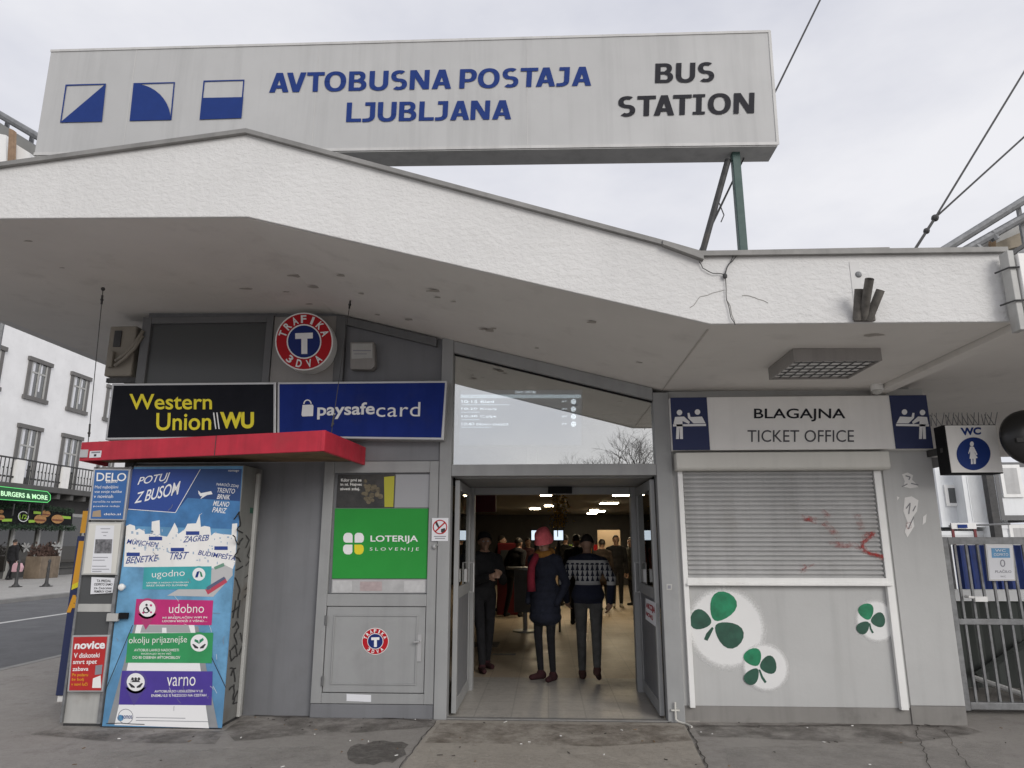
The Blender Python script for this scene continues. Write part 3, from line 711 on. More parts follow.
# round tobacconist sign
def round_sign(name, label, cat, cx, cy, r, Y, d):
    t = thing(name, label, cat, tuple(onY(cx, cy, Y)))
    MB().prism([onY(*p, Y) for p in circ(cx, cy, r, r, 40)], (0, d, 0)).build('sign_body', 'whitemetal', t)
    ink('red_ring', 'signred', [circ(cx, cy, r*.955, r*.955, 40)], PY(Y-.002), t)
    ink('white_ring', 'white', [circ(cx, cy, r*.60, r*.60, 32)], PY(Y-.0035), t)
    ink('blue_disc', 'discblue', [circ(cx, cy, r*.555, r*.555, 32)], PY(Y-.005), t)
    s = r/28
    ink('emblem', 'white', [[(cx-8.5*s,cy-8*s),(cx+8.5*s,cy-8.6*s),(cx+8.5*s,cy-3*s),(cx+3.2*s,cy-2.8*s),(cx+3.2*s,cy+12*s),(cx-2.6*s,cy+12*s),(cx-2.6*s,cy-2.6*s),(cx-8.5*s,cy-2.4*s)]], PY(Y-.0065), t)
    arc_text('TRAFIKA', cx, cy, r*.775, r*.27, -91, 23, PY(Y-.0065), 'white', t)
    arc_text('3DVA', cx, cy, r*.775, r*.27, 90, 26, PY(Y-.0065), 'white', t, bottom=True)
    return t
round_sign('round_sign', 'large round red and blue sign with a white T above the black and blue signs', 'sign', 304, 341.5, 29, -.17, .155)
round_sign('round_sticker', 'small round red sticker with a white T on the kiosk door', 'sticker', 375.3, 641.3, 13.4, -.0205, .0015)
# ticket office sign
Y = -.12
TS = thing('ticket_sign', 'white sign with blue end panels reading BLAGAJNA TICKET OFFICE', 'sign', tuple(onY(800, 451, Y)))
cor = [(670,397.5),(926,395.5),(932,451.5),(675,450.5)]
P = [onY(*p, Y) for p in cor]
x0, x1 = P[0].x, P[1].x; z0, z1 = P[3].z, P[0].z
MB().box(x0, x1, Y, Y+.118, z0, z1).build('sign_box', 'offwhite', TS, .005)
xa, xb = onY(708, 420, Y).x, onY(892, 420, Y).x
for q in ((x0+.001, xa), (xb, x1-.001)): MB().box(q[0], q[1], Y-.006, Y-.001, z0+.002, z1-.002).build('end_panel', 'navy', TS)
pl = PY(Y-.003)
text([('BLAGAJNA', (754,408.5,845.5,421.5), .012)], 'signblack', pl, TS)
text([('TICKET OFFICE', (747.5,430,854,442), 0)], mat('slate_grey_vinyl', (.085,.085,.095), .6, spec=.2), pl, TS)
def clerk(ox, flip):   # pictogram: two people at a counter, native width 33 px
    def f(pts): return [((ox-x) if flip else (ox+x), y) for x, y in pts]
    A = [circ(0, 0, 2.8, 2.8, 14)]
    hd1 = [(6.5+p[0], 412.5+p[1]) for p in A[0]]; hd2 = [(24.5+p[0], 412+p[1]) for p in A[0]]
    return [f(hd1), f(hd2),
        f([(2,417),(11,416.5),(17,422),(16,424),(9.5,421),(10,439),(7,439),(6.5,427),(6,439),(3,439),(3.5,424.5),(0.5,423.8)]),
        f([(0,424.3),(33,423.8),(33,426),(0,426.5)]),
        f([(20,417),(29,416.5),(32.5,423.2),(20.5,423.4),(15,418),(14.5,413),(16.5,412.8),(17.5,417)])]
ink('pictogram', 'white', clerk(673, False), PY(Y-.0085), TS)
ink('pictogram', 'white', clerk(929, True), PY(Y-.0085), TS)

# lottery poster in the kiosk window and its neighbours
Y = -.006
t = thing('lottery_poster', 'green poster with a four leaf emblem filling the kiosk window', 'poster', tuple(onY(380, 579, Y)))
board('poster_sheet', 'green', [(335,508.5),(428.5,508.5),(427,578.5),(332,578.5)], Y, .008, t, 0)
pl = PY(Y-.002)
def petal(x, y, s, fx, fy):
    w, h = 9.3*s, 9.8*s
    pts = [(0,0),(0,-.75),(-.12,-.92),(-.3,-1),(-.62,-1),(-.85,-.9),(-1,-.62),(-1,-.3),(-.92,-.1),(-.75,0)]
    return [(x+fx*-p[0]*w, y+fy*-p[1]*h) for p in pts]
ink('emblem', 'white', [petal(352.6,542.6,1,-1,-1), petal(354.6,542.6,1,1,-1), petal(352.4,544.6,1,-1,1)], pl, t)
ink('emblem', 'yellow', [petal(354.4,544.6,1,1,1)], pl, t)
text([('LOTERIJA', (370.5,535.5,418,543.5), .016), ('SLOVENIJE', [(370,547.5),(419,547.5),(418.5,551.5),(369.5,551.5)], 0, 1.6)], 'white', pl, t)
t = thing('window_ad', 'dark photo advert with yellow edge above the green poster', 'poster', tuple(onY(360, 508, Y)))
board('poster_sheet', mat('dark_photo_print', (.035,.033,.03), .3, var=.5, vs=9), [(338,474.5),(395,474),(393.5,507.5),(336,507.5)], Y, .008, t, 0)
ink('yellow_edge', 'totyellow' if False else mat('olive_yellow_print', (.42,.40,.03), .4), [[(384,477),(394.5,476),(393.3,507),(384.5,507)]], pl, t)
b = MB()
for i in range(26):
    x = random.gauss(371, 6); y = random.gauss(494, 6); r_ = random.uniform(1, 3.2)
    if 352 < x < 383 and 478 < y < 505: b.poly([onY(*p, Y-.002-.0002*i) for p in circ(x, y, r_, r_*random.uniform(.6,1.2), 9)][::-1])
b.build('photo_detail', mat('photo_warm_blobs', (.14,.115,.07), .4, var=.7, vs=25), t)
text([('Kdor prvi se', (341,478.5,361.5,482.5), .02), ('in ni. Najvec', (340.5,483,362,486.5), .02), ('ziveti zdaj.', (340,487.5,360,491), .02)], 'offwhite', pl, t)
t = tag(board('window_film', mat('frosted_film', (.42,.42,.42), .5, var=.12, vs=8), [(332,579.5),(427,579.5),(426.5,593),(331.5,593)], Y+.002, .006, None, 0), 'pale frosted strip under the green poster', 'window film')
ink('tint', mat('pinkish_tint', (.42,.34,.34), .5, var=.15, vs=20), [rect(360,581.5,382,591)], PY(Y), t)
pt0 = mat('pale_tint', (.50,.50,.50), .5, var=.1, vs=20)
for q in (rect(333,580.5,352,592), rect(404,581,425,592)): ink('tint', pt0, [q], PY(Y), t)
t = tag(board('window_film', mat('light_grey_film', (.33,.335,.35), .4, var=.04), [(396,474.5),(430,474.5),(429,507.5),(394.5,507.5)], Y+.002, .006, None, 0), 'plain grey film beside the dark photo advert', 'window film')
Y = -.0485
t = tag(board('prohibition_sticker', 'paper', [(432,518),(448.5,518),(448,541),(431.5,541)], Y, .003, None, 0), 'white sticker with red crossed circle on the left entrance post', 'sticker')
def ring_px(cx, cy, r0, r1, n=24): return [[(cx+r0*math.cos(R(a)), cy+r0*math.sin(R(a))), (cx+r0*math.cos(R(a+360/n)), cy+r0*math.sin(R(a+360/n))), (cx+r1*math.cos(R(a+360/n)), cy+r1*math.sin(R(a+360/n))), (cx+r1*math.cos(R(a)), cy+r1*math.sin(R(a)))] for a in [360/n*i for i in range(n)]]
ink('pictogram', 'ink', [[(435,522),(437,521.5),(439,526),(440,528),(438.5,528.5),(436,525)], [(441,529),(445,528),(445.5,531),(443,534),(441,532)]], PY(Y-.001), t)
ink('red_circle', 'signred', ring_px(440,527,6.2,7.3)+[[(444.6,521.8),(445.6,522.8),(435.4,532.4),(434.4,531.4)]], PY(Y-.002), t)
ink('small_print', 'inkgrey', [rect(434,536,446,536.8), rect(435,538,445,538.8)], PY(Y-.001), t)
b = MB(); p = onY(434.5, 546.5, -.05); b.ball(p, (.022, .012, .022)); b.tube([p, p+Vector((.03,-.02,.015))], .008)
tag(b.build('lock_cylinder', 'alu'), 'small metal lock below the crossed circle sticker', 'lock')
tag(board('door_label', 'paper', [(346.5,694),(371,695),(371,702),(346.5,701)], -.0325, .003, None, 0), 'blank white label strip below the kiosk door', 'label')

# departure monitor behind the transom glass
Y = .10
t = thing('departure_monitor', 'departure monitor with white rows behind the glass over the entrance', 'monitor', tuple(onY(518, 440, Y)))
board('monitor_body', 'black', [(459,389),(583,389),(583,446),(457,446)], Y, .06, t, .004)
scr = mat('lit_monitor_face', (.05,.08,.13), .3, emit=.9); txm = mat('lit_monitor_text', (.85,.9,1), .3, emit=2.6)
hdm = mat('lit_monitor_bar', (.55,.65,.75), .3, emit=1.6)
ink('screen', scr, [[(460.5,390),(581.5,390),(581.5,445),(459,445)]], PY(Y-.003), t)
ink('heading_bar', hdm, [[(460.5,394.5),(581,394.5),(581,398),(460.3,398)]], PY(Y-.006), t)
rows = [('10:15 Bled', 400), ('10:20 Kranj', 407.5), ('10:30 Celje', 415), ('10:40 Novo mesto', 422.5)]
text([(s, (461.5, y, 470+2.4*len(s), y+3), .01) for s, y in rows]+[('ODHODI / DEPARTURES', (515,390.8,536,393.2), .01)]+[('peron', (562, y+.5, 567, y+2.5), .01) for s, y in rows], txm, PY(Y-.006), t)
ink('platform_dot', txm, [circ(573.5, y+1.5, 2.7, 2.7, 14) for s, y in rows], PY(Y-.006), t)
ink('row_rule', hdm, [rect(461.5, y+4.2, 461.5+w, y+5) for (s, y), w in zip(rows, (48, 18, 18, 30))], PY(Y-.006), t)

# red awning over the newspaper box, hung on two rods
A = thing('awning', 'shallow red flat awning hung on rods over the newspaper box', 'awning', (-3.6, -.4, 2.35))
zb_ = onY(366, 465.5, .0).z; hh = .17
f1 = onZ(324, 451, zb_+.0); f0 = onZ(79, 461, zb_-.0); 
w1 = onY(366, 465.5, .0); 
fl = [Vector((f0.x, f0.y, zb_)), Vector((f1.x, f1.y, zb_)), Vector((w1.x, -.035, zb_)), Vector((f0.x-.05, -.035, zb_))]
b = MB()
th = .03
def edge(p, q, ins):
    d = (q-p).normalized(); nn = Vector((-d.y, d.x, 0))*th
    b.prism([p, q, q+nn, p+nn], (0, 0, hh*ins))
edge(fl[0], fl[1], 1); edge(fl[1], fl[2], 1); edge(fl[3], fl[0], 1)
b.build('awning_edge', 'red', A, .004)
MB().prism([p+Vector((0,0,.035)) for p in [fl[0]+Vector((.03,.03,0)), fl[1]+Vector((-.03,.03,0)), fl[2]+Vector((-.03,0,0)), fl[3]+Vector((.03,0,0))]], (0,0,.04)).build('awning_deck', 'wood', A)
b = MB(); m0 = fl[0].lerp(fl[1], .58); b.prism([m0+Vector((0,-.002,.002)), m0+Vector((.006,-.002,.002)), m0+Vector((.006,-.002,hh-.002)), m0+Vector((0,-.002,hh-.002))], (0,-.002,0)); b.build('joint', 'darkmetal', A)
for xt, yt, pend in ((103, 289, fl[0].lerp(fl[1], .025)), (351, 296, fl[1].lerp(fl[2], .12))):
    pt = onZ(xt, yt, 3.74 if xt < 200 else 3.72)
    bt = pend+Vector((0, .015, hh)); b = MB()
    b.tube([bt, pt], .0035, 6); b.tube([bt+Vector((0,0,.05)), bt.lerp(pt, .12)], .008, 6); b.tube([bt.lerp(pt, .90), bt.lerp(pt, .96)], .009, 6); b.ball(pt, .018, 8, 6); b.ball(bt.lerp(pt,.06), .013, 8, 6); b.ball(bt.lerp(pt,.93), .014, 8, 6)
    b.build('rod', 'darkmetal', A)
b = MB(); q = fl[0].lerp(fl[1], .02)
b.box(q.x-.035, q.x+.04, q.y-.012, q.y-.003, zb_+.03, zb_+.10); b.build('bracket', 'alu', A)
q = fl[0].lerp(fl[1], .045); q2 = fl[0].lerp(fl[1], .098)
n_ = Vector((0,-.003,0))
s = MB().poly([q+n_+Vector((0,0,.025)), q2+n_+Vector((0,0,.025)), q2+n_+Vector((0,0,.085)), q+n_+Vector((0,0,.085))]).build('awning_sticker', 'paper')
tag(s, 'small white sticker on the left end of the red awning', 'sticker')
MB().poly([q.lerp(q2,.4)+n_*1.5+Vector((0,0,.035)), q.lerp(q2,.6)+n_*1.5+Vector((0,0,.035)), q.lerp(q2,.6)+n_*1.5+Vector((0,0,.055)), q.lerp(q2,.4)+n_*1.5+Vector((0,0,.055))]).build('print', 'ink', s)
MB().poly([q.lerp(q2,.15)+n_*1.5+Vector((0,0,.065)), q.lerp(q2,.9)+n_*1.5+Vector((0,0,.065)), q.lerp(q2,.9)+n_*1.5+Vector((0,0,.078)), q.lerp(q2,.15)+n_*1.5+Vector((0,0,.078))]).build('print', 'inkgrey', s)

# air conditioner on the left end wall
AC = thing('air_conditioner', 'aged cream air conditioner unit under the canopy at the kiosk corner', 'air conditioner', (-4.3, .1, 3.0))
P = lambda x, y: onY(x, y, .0)
x0, x1 = P(107, 350).x, P(134, 350).x; z0, z1 = P(120, 376).z, P(120, 326).z
MB().box(x0, x1, .0, .75, z0, z1).build('casing', 'acbody', AC, .015)
b = MB(); b.box(P(113,350).x, P(120,350).x, -.012, -.001, P(116,347).z, P(116,331).z); b.build('grille', 'darkmetal', AC)
b = MB(); b.box(P(111,350).x, P(116.5,350).x, -.05, -.001, P(115,368).z, P(115,352).z); b.build('valve_cover', 'acbody', AC, .01)
b = MB()
for k in (0, .05): b.tube([(P(118,362).x, -.04, P(118,362).z-k), (P(128,356).x, -.06, P(128,356).z-k), (P(138,345).x, -.05, P(138,345).z-k), (P(146,330).x, -.045, P(146,332).z-k)], .018, 8)
b.build('pipe', 'acbody', AC, 0, True)
b = MB(); b.box(x0+.02, XL-.001, .02, .06, z0-.06, z0-.015); b.box(x0+.02, XL-.001, .65, .69, z0-.06, z0-.015); b.build('bracket', 'darkmetal', AC)
# small box on the upper wall
t = thing('wall_unit', 'small pale grey alarm box on the wall right of the round sign', 'wall unit', tuple(onY(362, 354, -.05)))
board('casing', 'warmgrey', [(350,342),(374,342),(375,366),(371,369.5),(350,369)], -.07, .095, t, .01)
board('cover', 'rackmetal', [(351.5,343.5),(372.5,343.5),(372.5,358),(351.5,359)], -.078, .007, t, .004)
ink('label_print', 'inkgrey', [rect(353,350,371,351), rect(354,353.5,367,354.3)], PY(-.0795), t)

# ceiling lamp with louvre
t = thing('canopy_lamp', 'square ceiling lamp with white louvre grid under the canopy', 'lamp', (2.0, -1.0, 2.9))
zz = 2.915
lc = [onZ(770, 379, zz-.10), onZ(847, 380, zz-.10), onZ(881, 361, zz-.10), onZ(795, 361, zz-.10)]
x0 = (lc[0].x+lc[3].x)/2; x1 = (lc[1].x+lc[2].x)/2; y1 = (lc[0].y+lc[1].y)/2; y0 = (lc[2].y+lc[3].y)/2
z0 = zz-.10; 
b = MB(); w = .015
for q in ((x0,x1,y0,y0+w),(x0,x1,y1-w,y1),(x0,x0+w,y0+w+.001,y1-w-.001),(x1-w,x1,y0+w+.001,y1-w-.001)): b.box(q[0],q[1],q[2],q[3],z0,zz)
b.build('housing', 'warmgrey', t, .003)
b = MB()
for i in range(1, 8): xx = x0+(x1-x0)*i/8; b.box(xx-.003, xx+.003, y0+w+.001, y1-w-.001, z0+.010, z0+.0175)
for i in range(1, 6): yy = y0+(y1-y0)*i/6; b.box(x0+w+.001, x1-w-.001, yy-.003, yy+.003, z0+.0105, z0+.018)
b.build('louvre', 'greydark', t)
MB().box(x0+w+.001, x1-w-.001, y0+w+.001, y1-w-.001, z0+.019, z0+.03).build('diffuser', mat('pale_lamp_diffuser', (.8,.8,.78), .5), t)
t = thing('dome_sensor', 'small white dome sensor above the ticket office sign', 'sensor', tuple(onZ(877, 388, 2.88)))
p = onY(877, 388, -.25)
b = MB(); b.tube([(p.x, p.y, p.z-.02), (p.x, p.y, 2.91)], .055, 16); b.build('base', 'whitemetal', t)
MB().ball((p.x, p.y, p.z-.03), (.045,.045,.03)).build('dome', 'lens', t, 0, True)

# flagpole sockets on the fascia
t = thing('flag_holder', 'three rusty flagpole sockets fanned out on the white fascia', 'flag holder', tuple(onY(864, 322, FR)))
for (xa, ya), (xc, yc), yo in (((857,320),(859,289),-.10), ((863,319),(869.5,279),-.20), ((868,321),(880.5,290),-.10)):
    a = onY(xa, ya, FR-.02); c = onY(xc, yc, FR+yo)
    d = c-a; u_ = d.normalized()
    b = MB(); b.tube([a, c], .027, 14, cap=False); b.tube([c, a+u_*.02], .022, 14, cap=False)
    n_ = 14
    b.build('socket', 'rustpipe', t, 0, True)
p = onY(863, 322, FR)
MB().box(p.x-.06, p.x+.07, FR-.03, FR-.002, p.z-.0, p.z+.05).build('bracket', 'rustpipe', t, .004)
b = MB(); a, c = onY(849, 262, FR), onY(865, 315, FR); b.box(a.x, c.x, FR-.004, FR-.001, c.z, a.z); pa = b.build('wall_plate', mat('smooth_white_patch', (.66,.655,.64), .8, var=.04), t)
MB().ball(onY(858.5, 274.5, FR-.005), (.022,.012,.022), 8, 6).build('bolt', 'galv', t)

# loose cables and cracks on the fascia
def wave(pts, Y, amp=.012, n=7):
    P = [onY(*p, Y) for p in pts]; out = []
    for a, c in zip(P, P[1:]):
        for i in range(n): q = a.lerp(c, i/n); out.append(q+Vector((noise.noise(q*12)*amp, 0, noise.noise(q*12+Vector((9,1,3)))*amp)))
    return out+[P[-1]]
b = MB()
for pts in ([(748,251),(737,257),(729,265),(725,275),(727,300),(731,318),(735,325)], [(699,261),(703,268),(713,273),(724,275)], [(735,254),(728,268),(725,277)]):
    b.tube(wave(pts, FR-.015), .003, 6)
b.ball(onY(725, 276, FR-.02), (.016,.014,.02), 8, 6)
tag(b.build('loose_cable', 'cable'), 'tangle of thin black cable dangling over the white fascia', 'cable')
b = MB()
for pts in ([(724,290),(712,293),(700,298),(690,308)], [(740,295),(755,297),(768,303)], [(727,300),(735,325)]): b.tube(wave(pts, FR-.001, .02), .0022, 4)
b.build('plaster_crack', mat('plaster_crack_dirt', (.25,.24,.22), .9), B)

# ================================================================== NEWSPAPER RACK AND POSTER CABINET
YC = -.43
C_ = thing('poster_cabinet', 'tall grey cabinet with colourful bus travel poster and graffiti on its side', 'cabinet', (-3.2, -.2, 0))
cf = [(133.5,466),(243.5,465),(222,729),(101.5,727)]
Pc = [onY(*p, YC) for p in cf]; cx0 = (Pc[0].x+Pc[3].x)/2; cx1 = (Pc[1].x+Pc[2].x)/2; cz1 = Pc[1].z
MB().box(cx0, cx1, YC, -.01, .03, cz1).build('cabinet_body', 'boxmetal', C_, .006)
MB().box(cx0+.02, cx1-.02, YC+.02, -.02, 0, .029).build('plinth', 'darkmetal', C_)
b = MB(); b.box(cx1+.001, cx1+.03, -.16, -.11, .03, cz1-.05); b.build('edge_strip', 'rackmetal', C_, .005)
pl1_ = PY(YC-.003); pl2_ = PY(YC-.0045); pl3_ = PY(YC-.006); pl4_ = PY(YC-.0075)
def CP(x, y): return (50+x/4.655, 455+y/4.655)
def CQ(x, y): return (50+x/4.655, 565+y/4.655)
PO = MB().poly([onY(*p, YC-.0015) for p in [(134,467),(243,466),(222,728),(102,726.5)]][::-1]).build('poster', 'skyblue', C_)
navyp = mat('poster_dark_blue', (.018,.06,.20), .5, var=.1, vs=6); lb = mat('poster_mid_blue', (.05,.18,.40), .5, var=.25, vs=7)
ink('sky_print', navyp, [[CP(385,65),CP(893,65),CP(878,330),CP(364,255)]], PY(YC-.0022), PO)
ink('sky_print', lb, [[CP(362,256),CP(583,268),CP(640,200),CP(885,215),CP(878,345),CP(350,330)]], PY(YC-.0028), PO)
ink('sky_print', mat('poster_banner_blue', (.02,.06,.28), .5), [[CP(385,66),CP(697,66),CP(584,266),CP(364,252)]], pl1_, PO)
sky = [(355,330),(372,322),(395,330),(398,350),(415,342),(440,355),(442,368),(472,366),(474,310),(510,303),(513,375),(545,380),(565,345),(580,315),(595,345),(597,368),(628,345),(640,320),(680,318),(697,275),(702,335),(720,330),(745,335),(750,375),(765,362),(800,368),(845,372),(848,320),(872,318),(862,500),(840,560),(340,560)]
ink('skyline_print', 'offwhite', [[CP(*p) for p in sky]], pl1_, PO)
ink('lower_print', mat('poster_light_blue', (.14,.34,.54), .5, var=.3, vs=5), [[CP(338,520),CP(855,530),CQ(835,280),CQ(815,560),CQ(720,310),CQ(380,300),CQ(262,600),CQ(320,100)]], PY(YC-.0036), PO)
ink('road_print', mat('poster_road_grey', (.27,.28,.29), .6, var=.1, vs=10), [[CQ(392,278),CQ(690,285),CQ(782,758),CQ(268,740)]], pl2_, PO)
ink('road_print', 'white', [[CQ(405,270),CQ(672,280),CQ(740,760),CQ(300,745)]], PY(YC-.0052), PO)
ink('road_print', mat('poster_road_mid', (.38,.39,.4), .6), [[CQ(430,280),CQ(645,280),CQ(655,315),CQ(420,315)]], PY(YC-.0058), PO)
ink('road_print', 'white', [[CQ(522,292),CQ(542,292),CQ(543,318),CQ(521,318)]], pl3_, PO)
strokes('road_edge', 'ink', [[CQ(385,280),CQ(255,590)], [CQ(752,430),CQ(818,570)]], .7, pl3_, PO)
ink('road_print', mat('poster_track_grey', (.5,.5,.5), .6), [[CP(545,655),CP(640,600),CP(800,505),CP(850,530),CP(850,560),CP(760,660)]], PY(YC-.0052), PO)
ink('bus_print', mat('poster_bus_red', (.5,.06,.1), .5), [[CP(722,625),CP(815,570),CP(825,592),CP(735,650)]], pl3_, PO)
ink('bus_print', mat('poster_bus_dark', (.10,.12,.2), .5), [[CP(728,615),CP(810,566),CP(818,576),CP(732,630)]], pl4_, PO)
ink('bus_print', mat('poster_bus_green', (.15,.3,.22), .5), [[CP(762,522),CP(808,502),CP(813,517),CP(768,534)]], pl3_, PO)
bands = [('ugodno', (.05,.38,.40), [CP(438,522),CP(752,518),CP(748,625),CP(430,625)], [CP(475,540),CP(628,532),CP(626,572),CP(474,580)], (693,555,30), 'P', 690),
         ('udobno', (.52,.02,.17), [CQ(402,158),CQ(760,165),CQ(752,280),CQ(390,278)], [CQ(555,182),CQ(718,180),CQ(716,222),CQ(553,224)], (453,203,38), 'Q', 440),
         ('okolju prijaznejše', (.03,.30,.10), [CQ(365,318),CQ(760,315),CQ(753,457),CQ(352,455)], [CQ(368,335),CQ(638,330),CQ(637,370),CQ(366,374)], (694,363,40), 'Q', 690),
         ('varno', (.07,.04,.30), [CQ(335,492),CQ(757,495),CQ(752,653),CQ(320,650)], [CQ(545,522),CQ(678,520),CQ(676,562),CQ(543,564)], (399,545,42), 'Q', 390)]
for i, (s, colr, quad, tq, (ix, iy, ir), sp, tip) in enumerate(bands):
    mm = mat('poster_band_'+('teal','magenta','green','violet')[i], colr, .55, var=.10, vs=5, streak=.12, dirt=.15, dcol=tuple(min(1, v*.8+.08) for v in colr))
    f = CP if sp == 'P' else CQ
    c = f(ix, iy); r_ = ir/4.655
    bd = ink('band_print', mm, [quad], pl3_, PO)
    dropx = (0, -1, 0, -1)[i]
    ink('pin_print', mm if i in (0, 2) else mat('pin_tone', tuple(v*.8+.03 for v in colr), .5), [circ(c[0], c[1], r_*1.28, r_*1.28, 24)]+([[ (c[0]-r_*1.15, c[1]+r_*.6), (c[0]+r_*1.15, c[1]+r_*.6), (c[0]-r_*.2, c[1]+r_*2.6)]] if i in (1,3) else []), PY(YC-.0068), bd)
    ink('icon_print', 'white', [circ(c[0], c[1], r_, r_, 24)], pl4_, bd)
    k = r_
    Yi = PY(YC-.009)
    if i == 0:
        ink('icon_print', 'signblue', [[(c[0]-.6*k,c[1]+.5*k),(c[0]-.3*k,c[1]-.4*k),(c[0]+.1*k,c[1]-.5*k),(c[0]-.2*k,c[1]+.5*k)]], Yi, bd)
        ink('icon_print', 'clover1', [[(c[0]+.1*k,c[1]-.5*k),(c[0]+.4*k,c[1]-.3*k),(c[0]+.6*k,c[1]+.4*k),(c[0]+.3*k,c[1]+.4*k)]], Yi, bd)
    elif i == 1:
        ink('icon_print', 'ink', [circ(c[0]-.1*k, c[1]-.45*k, .15*k, .15*k, 8), [(c[0]-.2*k,c[1]-.25*k),(c[0],c[1]-.25*k),(c[0]+.35*k,c[1]+.3*k),(c[0]+.2*k,c[1]+.4*k),(c[0]-.1*k,c[1]+.1*k)]]+ring_px(c[0]-.15*k, c[1]+.2*k, .25*k, .38*k, 12), Yi, bd)
        ink('icon_print', mm, [circ(c[0]+.45*k, c[1]-.4*k, .15*k, .15*k, 8), circ(c[0]-.5*k, c[1]+.5*k, .14*k, .14*k, 8), circ(c[0]+.45*k, c[1]+.45*k, .13*k, .13*k, 8)], Yi, bd)
    elif i == 2:
        ink('icon_print', 'clover1', [[(c[0],c[1]+.1*k),(c[0]-.55*k,c[1]-.2*k),(c[0]-.5*k,c[1]-.45*k),(c[0]-.1*k,c[1]-.3*k)], [(c[0],c[1]+.1*k),(c[0]+.55*k,c[1]-.35*k),(c[0]+.45*k,c[1]-.6*k),(c[0]+.05*k,c[1]-.35*k)]], Yi, bd)
    else:
        ink('icon_print', 'ink', [circ(c[0]+d*k, c[1]-.35*k, .16*k, .18*k, 8) for d in (-.35, 0, .35)]+[[(c[0]-.5*k,c[1]+.0*k),(c[0]-.3*k,c[1]-.2*k),(c[0]+.3*k,c[1]-.2*k),(c[0]+.5*k,c[1]+.0*k)]], Yi, bd)
    if i >= 2:
        ink('icon_print', 'ink', [[(c[0]-.8*k,c[1]+.15*k),(c[0]-.65*k,c[1]+.1*k),(c[0]-.1*k,c[1]+.5*k),(c[0]-.12*k,c[1]+.65*k),(c[0]-.5*k,c[1]+.6*k)], [(c[0]+.8*k,c[1]+.15*k),(c[0]+.65*k,c[1]+.1*k),(c[0]+.1*k,c[1]+.5*k),(c[0]+.12*k,c[1]+.65*k),(c[0]+.5*k,c[1]+.6*k)]], Yi, bd)
    text([(s, tq, -.004)], 'offwhite', pl4_, bd)
sm = 'offwhite'
text([('UDOBJE Z NIZKIM STROŠKOM', [CP(450,590),CP(645,588),CP(644,598),CP(449,600)], .01), ('BREZ SKRBI PO SLOVENIJI', [CP(450,604),CP(640,602),CP(639,612),CP(449,614)], .01),
      ('MI BREZPLAČEN WIFI IN', [CQ(525,238),CQ(732,236),CQ(731,248),CQ(524,250)], .01), ('UDOBNI SEDEŽI Z VIŠINO…', [CQ(523,254),CQ(732,253),CQ(731,265),CQ(522,266)], .01),
      ('AVTOBUS LAHKO NADOMESTI', [CQ(392,390),CQ(600,390),CQ(600,402),CQ(391,402)], .01), ('RAZDALJO 30 IN VEČ', [CQ(425,407),CQ(565,407),CQ(565,419),CQ(425,419)], .01), ('DO 80 OSEBNIH AVTOMOBILOV', [CQ(385,424),CQ(606,424),CQ(606,437),CQ(385,437)], .01),
      ('AVTOBUSI SO UDELEŽENI V LE', [CQ(487,580),CQ(712,578),CQ(711,592),CQ(486,594)], .012), ('ENEMU 0,5 % NEZGOD NA CESTAH', [CQ(472,602),CQ(728,600),CQ(727,614),CQ(471,616)], .012)], sm, pl4_, PO)
# brush lettering of the poster
text([('POTUJ', [CP(410,105),CP(560,80),CP(556,128),CP(406,150)], .006, .95, .3), ('Z BUSOM', [CP(398,178),CP(608,120),CP(606,182),CP(392,226)], .008, .95, .3)], 'white', pl2_, PO)
text([('NAROČI ZDAJ', [CP(775,125),CP(880,135),CP(878,155),CP(773,145)], 0, 1, .25), ('TRENTO', [CP(780,152),CP(862,158),CP(860,180),CP(778,174)], 0, 1, .25), ('BRNIK', [CP(780,182),CP(840,186),CP(838,208),CP(776,204)], .01, 1, .25), ('MILANO', [CP(762,212),CP(836,218),CP(832,242),CP(758,236)], .01, 1, .25), ('PARIZ', [CP(758,242),CP(824,248),CP(820,272),CP(754,266)], .01, 1, .25)], 'white', pl2_, PO)
text([('MÜNCHEN', [CP(360,385),CP(508,402),CP(504,430),CP(356,413)], .01, 1, .25), ('BENETKE', [CP(356,476),CP(505,464),CP(502,494),CP(352,506)], .01, 1, .25), ('TRST', [CP(560,452),CP(648,450),CP(640,484),CP(556,488)], .01, 1, .25), ('ZAGREB', [CP(622,380),CP(742,370),CP(738,398),CP(618,408)], .01, 1, .25), ('BUDIMPEŠTA', [CP(692,436),CP(866,464),CP(862,492),CP(688,464)], .01, 1, .25)], 'blueink', pl2_, PO)
ink('bus_print', 'blueink', [rect(*CP(x, y), *CP(x+62, y+17)) for x, y in ((460,380), (356,454), (562,432), (633,355), (765,425))], pl2_, PO)
ink('plane_print', 'white', [[CP(692,180),CP(750,168),CP(757,182),CP(700,192)], [CP(712,186),CP(735,184),CP(700,205)], [CP(690,165),CP(705,180),CP(692,182)]], pl2_, PO)
wn = []
for i in range(80):
    x = random.uniform(362, 860); y = random.uniform(345, 500); w_ = random.choice((4, 6, 10)); h2 = random.choice((4, 7, 12))
    wn.append([CP(x, y), CP(x+w_, y), CP(x+w_, y+h2), CP(x, y+h2)])
o = ink('skyline_print', mat('skyline_detail_blue', (.36,.46,.58), .6), wn, PY(YC-.0036), PO); o['kind'] = 'stuff'
strokes('banner_edge', 'white', [[CP(364,252),CP(584,268),CP(700,66)]], .6, pl2_, PO)
text([('nomago', [CP(830,70),CP(880,70),CP(880,80),CP(830,80)], .01)], 'white', pl2_, PO)
